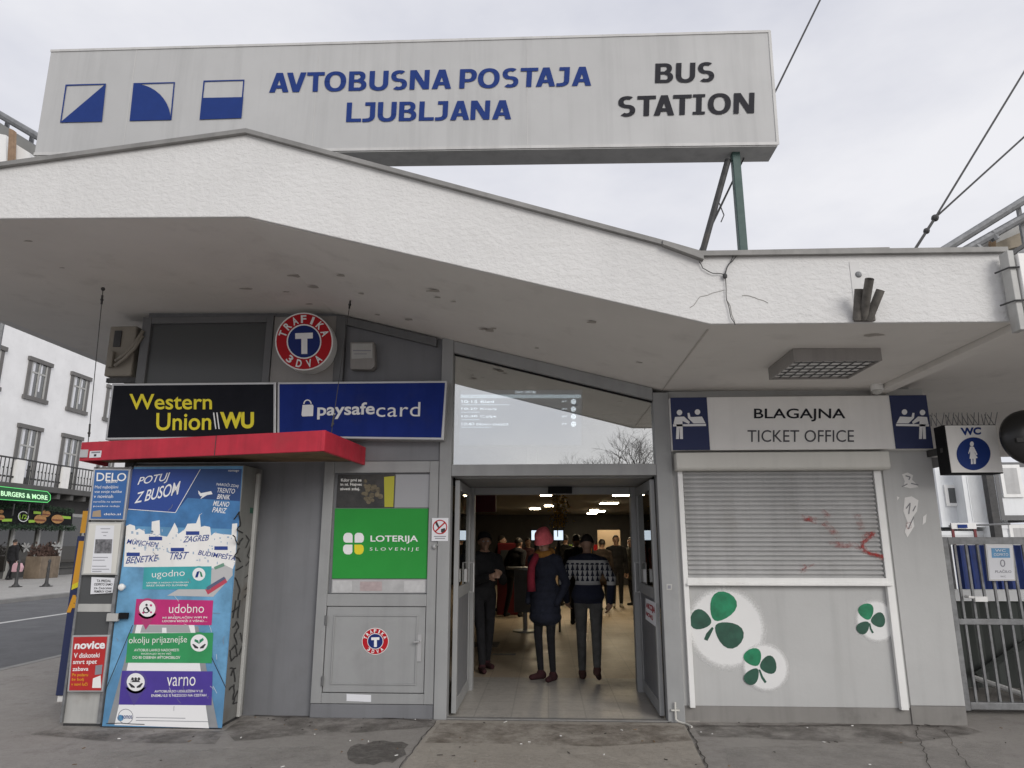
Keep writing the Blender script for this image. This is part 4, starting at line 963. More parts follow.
ink('small_print', 'inkgrey', [[CQ(400,708),CQ(630,712),CQ(630,715),CQ(400,711)], [CQ(400,722),CQ(740,728),CQ(740,731),CQ(400,725)]], pl3_, PO)
ink('ring_print', 'inkgrey', ring_px(*CQ(352,705), 7, 7.6, 20), pl3_, PO)
ink('ring_print', 'skyblue', [circ(*CQ(328,712), 3.2, 3.2, 14)], pl3_, PO)
text([('nomos', [CQ(335,700),CQ(382,700),CQ(382,716),CQ(335,716)], .01)], 'signblue', pl4_, PO)
strokes('scuff', 'ink', [[CQ(262,738),CQ(330,736),CQ(380,740),CQ(440,742)], [CQ(232,752),CQ(500,757),CQ(800,763)]], .8, pl4_, PO)
sc_ = []
for i in range(26):
    x = random.uniform(112, 232); y = random.uniform(500, 715); a = random.gauss(1.2, .6); l = random.uniform(2, 9)
    sc_.append([(x, y), (x+math.cos(a)*l*.5+random.gauss(0,.6), y+math.sin(a)*l*.5), (x+math.cos(a)*l, y+math.sin(a)*l)])
strokes('scratch', 'offwhite', [l for l in sc_[:15] if l[2][1] < 722], .3, PY(YC-.0105), PO); strokes('scratch', 'inkgrey', [l for l in sc_[15:] if l[2][1] < 722], .35, PY(YC-.0108), PO)
p = onY(122.5, 587, YC-.03); b = MB(); b.tube([(p.x, YC-.001, p.z), (p.x, YC-.04, p.z)], .018, 14); b.ball((p.x, YC-.045, p.z), (.03,.02,.03), 14, 8); b.build('knob', 'whitemetal', C_, 0, True)
# graffiti on the cabinet side
def on_side(px, py): return onX(px, py, cx1+.004)
gr = [[(236,578),(240,590),(238,600)],[(232,612),(240,606)],[(236,600),(233,618)],[(240,600),(238,618)],[(233,628),(237,622),(239,628),(234,634),(237,645)],[(231,650),(236,645),(237,655),(231,662),(230,650)],[(230,668),(236,668)],[(231,676),(234,668),(235,682)],[(229,690),(235,684),(233,700)]]
gr += [[(234,520),(239,512),(241,524),(237,530),(243,533)],[(233,535),(238,545),(243,538)],[(240,548),(235,556),(241,562)],[(238,690),(233,704),(239,700)],[(240,632),(243,645),(239,655)],[(236,570),(243,566)]]
def wob(ln):
    out = []
    for a, c in zip(ln, ln[1:]):
        for i in range(4): q = (a[0]+(c[0]-a[0])*i/4, a[1]+(c[1]-a[1])*i/4); out.append((q[0]+noise.noise(Vector((q[0]*.3, q[1]*.3, 1)))*1.5, q[1]+noise.noise(Vector((q[0]*.3, q[1]*.3, 7)))*1.5))
    return out+[ln[-1]]
strokes('graffiti', 'graffiti', [wob(l) for l in gr], 1.25, on_side, C_)
def on_strip(px, py): return onX(px, py, cx1+.005)
gr2 = [[(252+x*.9, y) for x, y in ln] for ln in ([(2,535),(6,540),(2,548)],[(8,545),(4,556),(8,560)],[(2,566),(7,560),(6,572)],[(1,578),(6,574),(5,586),(1,590)],[(0,598),(5,592),(4,606)])]
strokes('graffiti', 'graffiti', [[(x-8, y) for x, y in ln] for ln in gr2], .9, on_strip, C_)
q = onX(251.5, 510, cx1+.001); MB().box(q.x, q.x+.004, q.y-.03, q.y+.03, q.z-.03, q.z+.02).build('sticker', 'clover2', C_)

# the newspaper rack to its left
RK = thing('newspaper_rack', 'narrow silver newspaper vending rack with framed posters beside the cabinet', 'newspaper rack', (-3.9, -.2, 0))
Pr = [onY(*p, YC) for p in [(93,468),(131,468),(101,727),(60,723)]]
rx_0 = (Pr[0].x+Pr[3].x)/2; rx_1 = cx0-.004; rz1 = cz1-.01
b = MB(); b.box(rx_0, rx_1, YC+.03, -.05, 0.02, rz1); b.build('rack_body', 'rackmetal', RK, .006)
MB().box(rx_1-.03, rx_1-.001, YC-.02, YC+.029, .03, rz1).build('rack_post', 'galv', RK, .003)
MB().box(rx_0, rx_0+.02, YC, YC+.029, .03, rz1).build('rack_post', 'galv', RK, .003)
zA, zBv = onY(90, 690, YC).z, onY(90, 560, YC).z
MB().box(rx_0+.021, rx_1-.031, YC+.012, YC+.028, onY(95,636,YC).z, onY(100,574,YC).z).build('rack_window', 'darkglass', RK)
MB().box(rx_0+.021, rx_1-.031, YC+.005, YC+.028, onY(95,612,YC).z, onY(100,604,YC).z).build('shelf', 'rackmetal', RK, .003)
def framed(name, quad, face, m='alu'):
    f = board(name, m, quad, YC-.035, .045, RK, .004)
    c = [sum(p[i] for p in quad)/4 for i in (0, 1)]
    inn = [(p[0]+(c[0]-p[0])*.10, p[1]+(c[1]-p[1])*.055) for p in quad]
    ink('poster_print', face, [inn], PY(YC-.038), f); return f
f = framed('poster_frame', [(93.5,468.5),(130.5,469),(124,520.5),(88.5,520)], 'psblue' if False else mat('paper_blue_ad', (.035,.13,.36), .5, var=.05))
pk = PY(YC-.040)
text([('DELO', [CP(218,82),CP(357,84),CP(352,122),CP(216,122)], .01)], 'offwhite', pk, f)
text([('vikend', [CP(262,118),CP(318,110),CP(316,128),CP(260,132)], .01, 1, .3), ('Med najboljšimi', [CP(210,142),CP(318,142),CP(316,160),CP(208,160)], 0), ('vse svoje razlike', [CP(208,164),CP(335,164),CP(333,180),CP(206,180)], 0), ('v novinah', [CP(205,184),CP(295,184),CP(293,200),CP(203,200)], 0), ('naročila na spletni', [CP(203,212),CP(330,212),CP(328,224),CP(202,224)], 0), ('posebna izdaja', [CP(202,234),CP(325,234),CP(324,244),CP(201,244)], 0), ('delo.si', [CP(252,270),CP(330,270),CP(329,280),CP(251,280)], .01)], 'offwhite', pk, f)
ink('photo_print', 'beige', [[CP(200,262),CP(236,256),CP(238,288),CP(196,288)]], pk, f)
f = framed('notice_frame', [(88,522),(123.5,522),(117,575),(81,575)], 'cream', 'rackmetal')
ink('sheet_print', 'paper', [[CP(214,328),CP(300,328),CP(284,550),CP(190,548)]], pk, f)
ink('photo_print', mat('grey_photo_print', (.16,.16,.17), .6, var=.6, vs=30), [[CP(212,392),CP(290,392),CP(286,458),CP(206,458)]], PY(YC-.0415), f)
ink('line_print', 'inkgrey', [[CP(a, y),CP(c, y),CP(c, y+3),CP(a, y+3)] for a, c, y in ((235,280,342),(240,270,358),(248,262,374),(200,270,475),(200,255,488),(196,262,516),(196,275,530),(196,240,540))], PY(YC-.0415), f)
f = framed('poster_frame', [(72,635.5),(109.5,635),(102.5,692),(67,692)], mat('red_news_placard', (.46,.02,.02), .5, var=.08, vs=8))
text([('novice', [CQ(118,358),CQ(258,352),CQ(255,390),CQ(112,392)], .035)], 'white', pk, f)
text([('V diskoteki', [CQ(112,410),CQ(232,408),CQ(230,430),CQ(110,434)], .015), ('smrt spet', [CQ(108,444),CQ(220,442),CQ(216,466),CQ(106,468)], .015), ('zabava', [CQ(106,474),CQ(180,474),CQ(178,492),CQ(104,494)], .015)], 'white', pk, f)
text([('Po požaru', [CQ(104,504),CQ(178,504),CQ(176,522),CQ(102,522)], .015), ('še bolj', [CQ(102,526),CQ(158,526),CQ(156,542),CQ(100,542)], .015), ('v novi luči', [CQ(100,546),CQ(176,546),CQ(174,562),CQ(98,562)], .015)], 'totyellow', pk, f)
ink('photo_print', 'inkgrey', [[CQ(212,468),CQ(244,464),CQ(240,508),CQ(208,512)]], pk, f)
ink('photo_print', 'offwhite', [[CQ(200,528),CQ(236,514),CQ(238,572),CQ(196,572)]], pk, f)
f = board('notice_sheet', 'paper', [CP(193,568),CP(302,572),CP(290,642),CP(188,648)], YC-.006, .006, RK, 0)
text([('TA PREDAL', [CP(218,580),CP(285,580),CP(284,592),CP(217,592)], .02), ('ODPRTO SAMO', [CP(206,596),CP(292,597),CP(290,608),CP(205,608)], .02), ('ZA ČASOPISE', [CP(204,613),CP(288,614),CP(287,625),CP(203,625)], .02), ('PRIMEROV VZAMI', [CP(206,630),CP(286,630),CP(285,640),CP(205,641)], .02)], 'ink', PY(YC-.0075), f)
q = onY(113.5, 616.5, YC-.05)
b = MB(); b.box(q.x-.06, q.x+.04, YC-.055, YC-.021, q.z-.04, q.z+.025); b.build('latch', 'rackmetal', RK, .005)
MB().box(q.x+.041, q.x+.12, YC-.05, YC-.022, q.z-.02, q.z+.03).build('latch', 'black', RK, .004)
b = MB(); b.box(rx_0+.01, rx_1-.01, YC+.04, -.06, .0, .019); b.build('rack_foot', 'darkmetal', RK)

# blue and amber cash machine totem behind the rack
t = thing('totem', 'navy and amber advertising totem partly hidden behind the newspaper rack', 'totem', (-4.6, .6, 0))
Yt = .45
tx_0 = (onY(52,701,Yt).x+onY(79,540,Yt).x)/2; tx_1 = -4.12
ztop = onY(84, 508, Yt).z; zmid = onY(80, 536, Yt).z
MB().box(tx_0, tx_1, Yt, Yt+.5, .06, zmid).build('totem_body', 'navy', t, .008)
MB().box(tx_0+.05, tx_1, Yt+.02, Yt+.48, zmid+.002, ztop).build('totem_head', 'navy', t, .008)
MB().box(tx_0+.01, tx_1, Yt+.02, Yt+.48, 0, .058).build('totem_base', 'offwhite', t, .005)
pt_ = PY(Yt-.003)
ink('amber_panel', 'totyellow', [[(79,541),(112,541),(106,583),(72,585)]], pt_, t)
ink('amber_panel', 'yellow', [[(72,585),(94,574),(94,580),(71.3,590)]], PY(Yt-.004), t)
text([('A', (66.5,595,82,612.5), .05)], 'totyellow', PY(Yt-.003), t)
ink('amber_panel', 'totyellow', [[(83,511),(112,511),(108,533),(80,533)]], PY(Yt+.015), t)

# ================================================================== CLOVER DECALS, SPRAY, SCRAPES
def KP(x, y): return (660+x/3.413, 550+y/3.413)
def leaf_px(cx, cy, ang, L_, Wd, n=18):
    a = R(ang); out = []
    for i in range(n):
        s = 2*math.pi*i/n; u = (1-math.cos(s))/2; v = math.sin(s)*(.62+.62*u)
        x, y = u*L_, v*Wd/2
        out.append((cx+x*math.cos(a)-y*math.sin(a), cy+x*math.sin(a)+y*math.cos(a)))
    return out
def clover(label, disc, centre, leaves, stem, Yb):
    t = thing('clover_decal', label, 'decal', tuple(onY(*KP(*disc[:2]), Yb-.0015)), 'clover decals on the ticket office wall')
    c = KP(*disc[:2]); r_ = disc[2]/3.413; ry = disc[3]/3.413
    R_ = (onY(c[0]+r_, c[1], 0)-onY(c[0], c[1], 0)).length
    m = mat('sprayed_white_disc', (.82,.82,.81), .8, var=.03); nt = m.node_tree; N = nt.nodes; L = nt.links     # paint thins out at its rim
    tc = N.new('ShaderNodeTexCoord'); ln = N.new('ShaderNodeVectorMath'); ln.operation = 'LENGTH'; L.new(tc.outputs['Object'], ln.inputs[0])
    nz = N.new('ShaderNodeTexNoise'); nz.inputs['Scale'].default_value = 60; ad = N.new('ShaderNodeMath'); ad.operation = 'MULTIPLY_ADD'; ad.inputs[1].default_value = R_*.12; L.new(nz.outputs['Fac'], ad.inputs[0]); L.new(ln.outputs['Value'], ad.inputs[2])
    mr = N.new('ShaderNodeMapRange'); mr.inputs['From Min'].default_value = R_*.98; mr.inputs['From Max'].default_value = R_*1.18; mr.inputs['To Min'].default_value = .95; mr.inputs['To Max'].default_value = 0
    L.new(ad.outputs[0], mr.inputs['Value']); L.new(mr.outputs[0], N['Principled BSDF'].inputs['Alpha'])
    ink('white_disc', m, [circ(c[0], c[1], r_*1.16, ry*1.16, 40)], PY(Yb-.0015), t)
    for m, ang, L_, Wd in leaves:
        k = KP(*centre); o = R(ang); k = (k[0]+math.cos(o)*3*L_/110, k[1]+math.sin(o)*3*L_/110)
        ink('leaf', m, [leaf_px(k[0], k[1], ang, L_*.94/3.413, Wd*1.06/3.413)], PY(Yb-.003), t)
    ink('stem', 'clover2', [[KP(*p) for p in stem]], PY(Yb-.003), t)
clover('largest clover decal, on a big white disc at left of the ticket office wall', (225,265,128,132), (182,250), [('clover2', 195, 78, 68), ('clover1', -62, 112, 88), ('clover2', 35, 112, 84)], [(178,262),(183,268),(170,295),(162,310),(150,305),(158,285)], -.003)
clover('lower clover decal overlapping the big white disc', (360,400,74,75), (336,400), [('clover2', 125, 66, 46), ('clover1', -118, 66, 60), ('clover2', -12, 60, 62)], [(336,408),(342,408),(352,432),(364,450),(358,455),(346,438)], -.008)
clover('small clover decal near the right shutter rail', (738,242,66,70), (715,243), [('clover2', 135, 52, 40), ('clover1', -108, 60, 52), ('clover2', -8, 52, 50)], [(713,250),(718,250),(722,268),(730,282),(724,285),(716,270)], -.003)
# red spray on the shutter
def SP(x, y): return (660+x/3.657, 380+y/3.657)
sp = PY(-.0385)
t = strokes('spray_graffiti', 'redspray', [[SP(738,590),SP(742,620),SP(758,633),SP(790,640),SP(818,645)],[SP(742,596),SP(760,582),SP(775,570),SP(772,556)],[SP(752,560),SP(784,566)],[SP(525,508),SP(558,514)]], 3.4, sp, None)
tag(t, 'red spray paint scrawl on the lower right of the roller shutter', 'graffiti')
strokes('spray_mist', 'redspray2', [[SP(515,502),SP(575,516)],[SP(590,480),SP(620,505)],[SP(720,490),SP(738,545)],[SP(620,602),SP(700,602),SP(740,612)],[SP(600,520),SP(655,575)],[SP(765,632),SP(835,654)],[SP(740,580),SP(790,560)],[SP(735,600),SP(760,640)]], 6.5, PY(-.0375), t)
t = strokes('spray_graffiti', 'redspray', [[KP(690,2),KP(720,12),KP(770,22)],[KP(485,68),KP(500,60),KP(492,50)]], 2, sp, None); tag(t, 'red spray dashes near the bottom rail of the roller shutter', 'graffiti')
strokes('spray_mist', 'redspray2', [[KP(500,60),KP(530,45)],[KP(480,75),KP(505,72)]], 2, PY(-.0375), t)
# peeled paint on the pillar
py_ = PY(-.0145)
t = ink('peeled_paint', 'scrape', [[SP(885,345),SP(905,338),SP(925,348),SP(922,365),SP(935,378),SP(945,392),SP(915,396),SP(890,390),SP(895,370)], [SP(895,430),SP(920,425),SP(945,440),SP(940,480),SP(925,500),SP(930,535),SP(905,575),SP(895,555),SP(905,520),SP(890,480)], [SP(962,500),SP(975,490),SP(972,520),SP(960,530)], [SP(866,425),SP(876,430),SP(868,440)]], py_, None)
tag(t, 'patch of peeled paint and torn stickers on the white pillar', 'peeled paint')
strokes('residue', 'peelgrey', [[SP(898,350),SP(915,355),SP(910,365)],[SP(918,378),SP(945,384)],[SP(885,390),SP(905,380)],[SP(900,470),SP(915,450),SP(910,490)],[SP(928,500),SP(908,545)],[SP(935,460),SP(925,480)]], 1.1, PY(-.016), t)
strokes('residue', 'redspray2', [ [SP(*q) for q in [(900,525),(915,520),(920,538),(906,545),(900,530)]] ], .9, PY(-.016), t)

# ================================================================== RIGHT SIDE: WC SIGN, GATE, MIRROR
Yw = -.35
def WP(x, y): return (920+x/4.8, 400+y/4.8)
t = thing('toilet_sign', 'white WC light box sign with a woman pictogram and bird spikes', 'sign', tuple(onY(970, 474, Yw)))
P = [onY(*p, Yw) for p in [WP(118,120), WP(381,120), WP(384,352), WP(138,354)]]
x0, x1 = (P[0].x+P[3].x)/2, (P[1].x+P[2].x)/2; z1, z0 = P[0].z, P[3].z
MB().box(x0, x1, Yw, Yw+.16, z0, z1).build('sign_box', 'black', t, .004)
MB().box(x0+.012, x1-.006, Yw-.006, Yw-.001, z0+.01, z1-.006).build('sign_face', 'offwhite', t)
xm = (x0+x1)/2
MB().box(3.535, x0-.001, Yw+.06, Yw+.10, (z0+z1)/2-.02, (z0+z1)/2+.02).box(3.50, 3.534, Yw+.05, -.013, (z0+z1)/2-.03, (z0+z1)/2+.03).build('hanger', 'darkmetal', t)
pl = PY(Yw-.008)
text([('WC', [WP(193,133),WP(293,130),WP(293,166),WP(200,170)], .045)], 'signblue', pl, t)
ink('blue_disc', 'signblue', [circ(*WP(257,258), 17, 16.5, 36)], pl, t)
ink('pictogram', 'white', [circ(*WP(249,211), 2, 2.6, 12), [WP(*p) for p in [(240,224),(258,224),(270,248),(276,262),(270,265),(262,248),(264,256),(277,278),(268,280),(268,307),(257,307),(256,282),(252,282),(254,307),(245,308),(244,282),(238,282),(241,256),(240,246),(234,260),(232,255)]]], PY(Yw-.0095), t)
b = MB()
for i in range(13):
    xx = x0-.06+(x1-x0+.1)*i/12
    for k in (-1, 1): b.tube([(xx, Yw+.08, z1+.003), (xx+random.uniform(-.03,.03), Yw+.08+k*.05, z1+.115)], .003, 4)
b.build('bird_spikes', 'galv', t)
# round dark mirror back at the right edge
Ym = -.6
t = thing('traffic_mirror', 'black round mirror back cut off by the right edge', 'mirror', tuple(onY(1029, 437, Ym)))
c = onY(1030, 437, Ym)
rr = (onY(1030, 437, Ym)-onY(1001.5, 437, Ym)).length
prof = [(0,-.06),(.35,-.058),(.7,-.045),(.92,-.02),(1,0),(1,.03),(0,.03)]
n_ = 36; vs = []; fs = []
for i in range(n_):
    a = 2*math.pi*i/n_
    for r0, y0 in prof: vs.append((c.x+r0*rr*math.cos(a), Ym+y0, c.z+r0*rr*math.sin(a)))
k = len(prof)
for i in range(n_):
    for j in range(k-1): fs.append((i*k+j, ((i+1) % n_)*k+j, ((i+1) % n_)*k+j+1, i*k+j+1))
MB().add(vs, fs).build('mirror_shell', mat('black_lacquer', (.012,.012,.012), .3), t, 0, True)
b = MB(); b.tube([(c.x, Ym+.03, c.z), (c.x, Ym+.2, c.z), (c.x+.6, Ym+.3, c.z), (c.x+.6, Ym+.3, 2.98)], .02, 8); b.build('bracket', 'darkmetal', t)
p = onY(1015, 440, Ym-.05); b = MB(); b.box(p.x, p.x+.18, Ym-.075, Ym-.05, p.z-.02, p.z+.015); b.build('badge', 'darkmetal', t)
# downpipe
t = thing('downpipe', 'white square downpipe with wire straps at the right edge', 'downpipe', tuple(onY(1015, 330, FR-.2)))
q0, q1 = onY(1012, 300, FR-.09), onY(1018.5, 300, FR-.09)
zt_, zb_2 = onY(1012, 252, FR-.09).z, onY(1012, 331, FR-.09).z
MB().box(q0.x, q1.x, FR-.12, FR-.035, zb_2, zt_).build('pipe', 'rackmetal', t, .004)
MB().box(q1.x+.01, q1.x+.4, FR-.14, FR-.035, zb_2+.02, zt_-.03).build('box_gutter', 'offwhite', t, .004)
b = MB()
for yy in (268, 301):
    z = onY(1012, yy, FR-.12).z
    b.tube([(q0.x-.04, FR-.034, z+.0), (q0.x-.01, FR-.13, z), (q1.x+.4, FR-.15, z+.01)], .006, 6)
b.build('strap', 'darkmetal', t)
# galvanised gate
Yg = .34
G = thing('steel_gate', 'galvanised bar gate across the passage right of the pillar', 'gate', (4.2, Yg, 0))
gx = onY(966, 700, Yg).x; zt_g = onY(990, 537, Yg).z; zm = onY(990, 622, Yg).z
b = MB(); b.box(gx-.035, gx+.035, Yg, Yg+.06, .04, zt_g)
xe = gx+1.35
b.box(xe-.07, xe, Yg, Yg+.06, .04, zt_g); b.box(gx+.036, xe-.071, Yg+.001, Yg+.059, zt_g-.07, zt_g-.001); b.box(gx+.036, xe-.071, Yg+.001, Yg+.059, .05, .11); b.box(gx+.036, xe-.071, Yg+.005, Yg+.055, zm-.025, zm+.025)
b.build('gate_frame', 'galv', G, .004)
for i in range(1, 13):
    xx = gx+(xe-gx)*i/13
    MB().box(xx-.010, xx+.010, Yg+.018, Yg+.038, .111, zm-.026).build('bar', 'galv', G)
    MB().box(xx-.010, xx+.010, Yg+.018, Yg+.038, zm+.026, zt_g-.071).build('bar', 'galv', G)
q = onY(974, 597, Yg-.05)
b = MB(); b.tube([(q.x-.05, Yg-.001, q.z), (q.x-.05, Yg-.05, q.z), (q.x+.1, Yg-.05, q.z-.015)], .012, 8); b.box(q.x+.0, q.x+.11, Yg-.066, Yg-.036, q.z-.04, q.z+.005); b.build('handle', 'whitemetal', G)
b = MB(); b.box(gx-.09, gx-.04, Yg-.01, Yg+.07, zm-.05, zm+.42); b.build('lock_case', 'black', G, .004)
# fixed side panel between pillar and gate
FP = thing('gate_side_panel', 'narrow fixed steel panel between the white pillar and the gate', 'fence panel', (3.7, Yg, 0))
b = MB(); b.box(gx-.155, gx-.095, Yg, Yg+.06, 0, zt_g); b.box(3.54, gx-.156, Yg+.001, Yg+.059, zt_g-.07, zt_g-.001); b.box(3.54, gx-.156, Yg+.001, Yg+.059, .05, .11); b.box(3.54, gx-.156, Yg+.001, Yg+.059, zm-.025, zm+.025)
b.build('panel_frame', 'galv', FP, .004)
MB().box(3.56, gx-.157, Yg+.062, Yg+.07, zm+.3, zt_g-.02).build('cover_plate', 'galv', FP)
MB().box(3.62, 3.645, Yg+.02, Yg+.045, .111, zm-.026).build('bar', 'galv', FP)
# notice on the gate
t = thing('gate_notice', 'white notice board with blue heading fixed on the gate', 'notice', tuple(onY(1000, 582, Yg-.03)))
def GP(x, y): return (930+x/3.84, 520+y/3.84)
board('notice_sheet', 'alu', [GP(212,92),GP(318,93),GP(330,234),GP(227,234)], Yg-.03, .025, t, .003)
ink('paper_print', 'paper', [[GP(218,98),GP(313,98),GP(324,228),GP(231,228)]], PY(Yg-.032), t)
ink('blue_heading', 'skyblue', [[GP(235,108),GP(305,108),GP(308,145),GP(238,145)]], PY(Yg-.0335), t)
text([('WC', [GP(250,112),GP(290,112),GP(291,122),GP(251,122)], 0), ('ODPRTO', [GP(245,128),GP(300,128),GP(301,138),GP(246,138)], 0)], 'white', PY(Yg-.035), t)
text([('0', [GP(268,152),GP(288,152),GP(290,180),GP(270,180)], 0), ('PLAČILO', [GP(250,190),GP(312,190),GP(313,203),GP(251,203)], .01), ('WC', [GP(270,214),GP(292,214),GP(292,220),GP(271,220)], 0)], 'inkgrey', PY(Yg-.0335), t)
struct(MB().box(3.56, 9.6, .46, 1.58, .001, .006).build('path', 'patch'))  # plain dark sheet over the floor behind the gate
# ------ what stands behind the gate
Yf = 1.6
t = thing('corrugated_fence', 'dark corrugated sheet fence behind the bar gate', 'fence', (6, Yf, 0))
za, zb3 = 0, onY(990, 601, Yf).z
b = MB(); n_ = 60
xs = [3.62+6.0*i/n_ for i in range(n_+1)]
vs = [(x, Yf+(.03 if i % 2 else 0), z) for z in (0, zb3) for i, x in enumerate(xs)]
b.add(vs, [(i, i+1, i+n_+2, i+n_+1) for i in range(n_)]); b.build('corrugated_sheet', 'corr', t)
MB().box(3.62, 9.62, Yf-.03, Yf+.06, zb3+.001, zb3+.12).build('top_rail', 'container', t)
t = thing('handrail', 'sloping white handrail beside the dark corrugated fence', 'handrail', (4.8, 1.3, 0))
b = MB(); a, c = onY(975, 678, 1.45), onY(1030, 697, .95); b.tube([a, c], .028, 8); b.build('rail', 'whitemetal', t)
b = MB(); b.tube([(a.x,a.y,0), a], .02, 6); b.tube([(c.x,c.y,0), c], .02, 6); b.build('post', 'darkmetal', t)
t = tag(MB().tube([onY(976,675,1.52), onY(1030,640,1.52)], .035, 6).build('brace_rail', 'corr'), 'dark slanting rail in front of the corrugated fence', 'rail')
Yb = 7
for i, lab in enumerate(('blue tarpaulin panel left of the gate notice', 'blue tarpaulin panel just left of the notice with a white gap', 'blue tarpaulin panel right of the gate notice')):
    xa, xb_ = ((960,984),(988,1002),(1010,1045))[i]
    p, q = onY(xa, 601, Yb), onY(xb_, 545, Yb)
    tt = thing('tarpaulin', lab, 'tarpaulin', (p.x, Yb, 0), 'blue tarpaulin panels behind the gate')
    b = MB(); n_ = 10; vs = []
    for z in (0.0, q.z):
        for k in range(n_+1): vs.append((p.x+(q.x-p.x)*k/n_, Yb+.03*math.sin(k*2.2+i), z))
    b.add(vs, [(k, k+1, k+n_+2, k+n_+1) for k in range(n_)]); b.build('sheet', 'tarp', tt)
    MB().tube([(p.x-.02, Yb+.06, 0), (p.x-.02, Yb+.06, q.z+.05)], .025, 6).build('post', 'galv', tt)
# portacabins
def cabin(label, px0, px1, pyt, pyb, Y, win, ribs):
    p, q = onY(px0, pyb, Y), onY(px1, pyt, Y)
    t = thing('portacabin', label, 'cabin', (p.x, Y, 0), 'white site cabins beyond the gate')
    MB().box(p.x, q.x, Y, Y+5, p.z, q.z).build('cabin_wall', 'container', t, .02)
    b = MB()
    for x in (p.x, q.x-.12): b.box(x, x+.12, Y-.03, Y-.001, p.z, q.z)
    b.box(p.x+.121, q.x-.121, Y-.029, Y-.001, q.z-.14, q.z); b.box(p.x+.121, q.x-.121, Y-.029, Y-.001, p.z, p.z+.14)
    b.build('cabin_frame', 'greydark' if win == 2 else 'container', t)
    if ribs:
        b = MB(); k = 22
        for i in range(k): xx = p.x+.15+(q.x-p.x-.3)*i/k; b.box(xx, xx+.05, Y-.02, Y-.001, p.z+.15, q.z-.15)
        b.build('wall_rib', 'container', t)
    for (a, c_, e_, f_) in ribs_w(win):
        u, v = onY(a, f_, Y-.04), onY(c_, e_, Y-.04)
        w = MB().box(u.x-.1, v.x+.1, Y-.06, Y-.001, u.z-.1, v.z+.1).build('window', 'whitemetal', t)
        MB().box(u.x, v.x, Y-.065, Y-.061, u.z, v.z).build('pane', 'winglass' if win == 1 else 'shutter', w)
    return t
def ribs_w(win):
    if win == 1: return [(949.5,954.5,488,503)]
    if win == 2: return [(1006.5,1016,468,494)]
    if win == 3: return [(1014,1024,528,538)]
    return []
cabin('white site cabin with a small dark window beside the pillar', 942, 968, 462, 527, 16.5, 1, False)
cabin('white ribbed site cabin in the middle behind the gate', 968.5, 998, 462, 527, 16, 0, True)
cabin('white site cabin with shuttered window at the right edge, raised on the upper row', 1001, 1075, 462, 520, 15.5, 2, False)
cabin('white site cabin at the right edge, lower row', 1003, 1075, 524, 600, 15.7, 3, False)
cabin('white site cabin in the lower row behind the blue tarpaulins', 935, 1001, 531, 600, 16.2, 0, False)
t = thing('steel_column', 'dark steel column between the two white site cabins', 'column', (8.5, 13, 0))
p, q = onY(1003, 560, 13), onY(997, 400, 13)
MB().box(p.x-.1, p.x+.1, 13, 13.2, 0, 5.2).build('column', 'darkmetal', t); MB().box(p.x-.2, p.x+.2, 12.9, 13.3, 0, .05).build('base_plate', 'darkmetal', t)
t = thing('barrier', 'low red and white barrier rail in front of the site cabins', 'barrier', (7, 12, 0))
b = MB(); a, c = onY(949, 526, 12), onY(1010, 524, 12); b.tube([a, c], .025, 6); b.build('rail', 'galv', t)
p = onY(951,529,12); q = onY(975,523,12); MB().box(p.x, q.x, 11.96, 11.98, p.z, q.z).build('board', 'whitemetal', t)
for pxx in (952, 974): 
    p = onY(pxx, 524, 12); MB().box(p.x-.03, p.x+.03, 11.99, 12.03, 0, p.z+.02).build('post', 'redpanel', t)
p = onY(958,528,11.95); q = onY(967,524.5,11.95); MB().box(p.x, q.x, 11.94, 11.955, p.z, q.z).build('plate', 'signblue', t)
# steelwork above the roof at both ends
def tubes(name, label, cat, segs, r, m, sheets=()):
    t = thing(name, label, cat, tuple(segs[0][0]))
    for s in segs: MB().tube(s, r, 8).build('tube', m, t)
    for a, c in segs[:2]:
        for q in (a.lerp(c, .3), a.lerp(c, .75)):
            if q.z > 3.5: MB().tube([(q.x, q.y+.12, 3.25), (q.x, q.y+.12, q.z-.02)], .03, 6).build('strut', m, t)
    for s in sheets: MB().prism(s[0], s[1]).build('sheet', s[2], t)
    return t
Yr = 1.5
pa = lambda x, y, Y=Yr: onY(x, y, Y)
tubes('roof_truss', 'grey steel tubes and weathered panels rising above the right roof edge', 'steelwork',
      [[pa(915,268), pa(1060,178)], [pa(930,270), pa(1060,197)], [pa(975,246), pa(982,252)], [pa(990,232), pa(996,240)]], .05, 'galv',
      [([pa(970,253,1.9), pa(1045,203,1.9), pa(1045,260,1.9), pa(970,260,1.9)], (0,.05,0), 'rackmetal'), ([pa(991,236,1.8), pa(996,236,1.8), pa(996,260,1.8), pa(991,260,1.8)], (0,.05,0), 'wood'), ([pa(996,243,1.8), pa(1045,222,1.8), pa(1045,240,1.8), pa(996,252,1.8)], (0,.05,0), mat('old_wood_panel', (.3,.26,.2), .8, var=.3))])
Yr = .8
tubes('roof_truss', 'dark sloping steel beam over pale boxes at the far left roof', 'steelwork',
      [[pa(-15,106), pa(40,138)], [pa(-15,118), pa(40,152)]], .05, 'galv',
      [([pa(-10,116,1.), pa(37,147,1.), pa(37,170,1.), pa(-10,170,1.)], (0,.05,0), 'boxmetal'), ([pa(-10,132,.7), pa(6,135,.7), pa(6,165,.7), pa(-10,165,.7)], (0,.1,0), 'whitemetal'), ([pa(14,143,.7), pa(30,153,.7), pa(30,168,.7), pa(14,168,.7)], (0,.1,0), 'whitemetal'), ([pa(9,128,.6), pa(13.5,130,.6), pa(12.5,168,.6), pa(7,168,.6)], (0,.05,0), mat('peeling_timber', (.33,.22,.14), .8, var=.3, vs=6))])
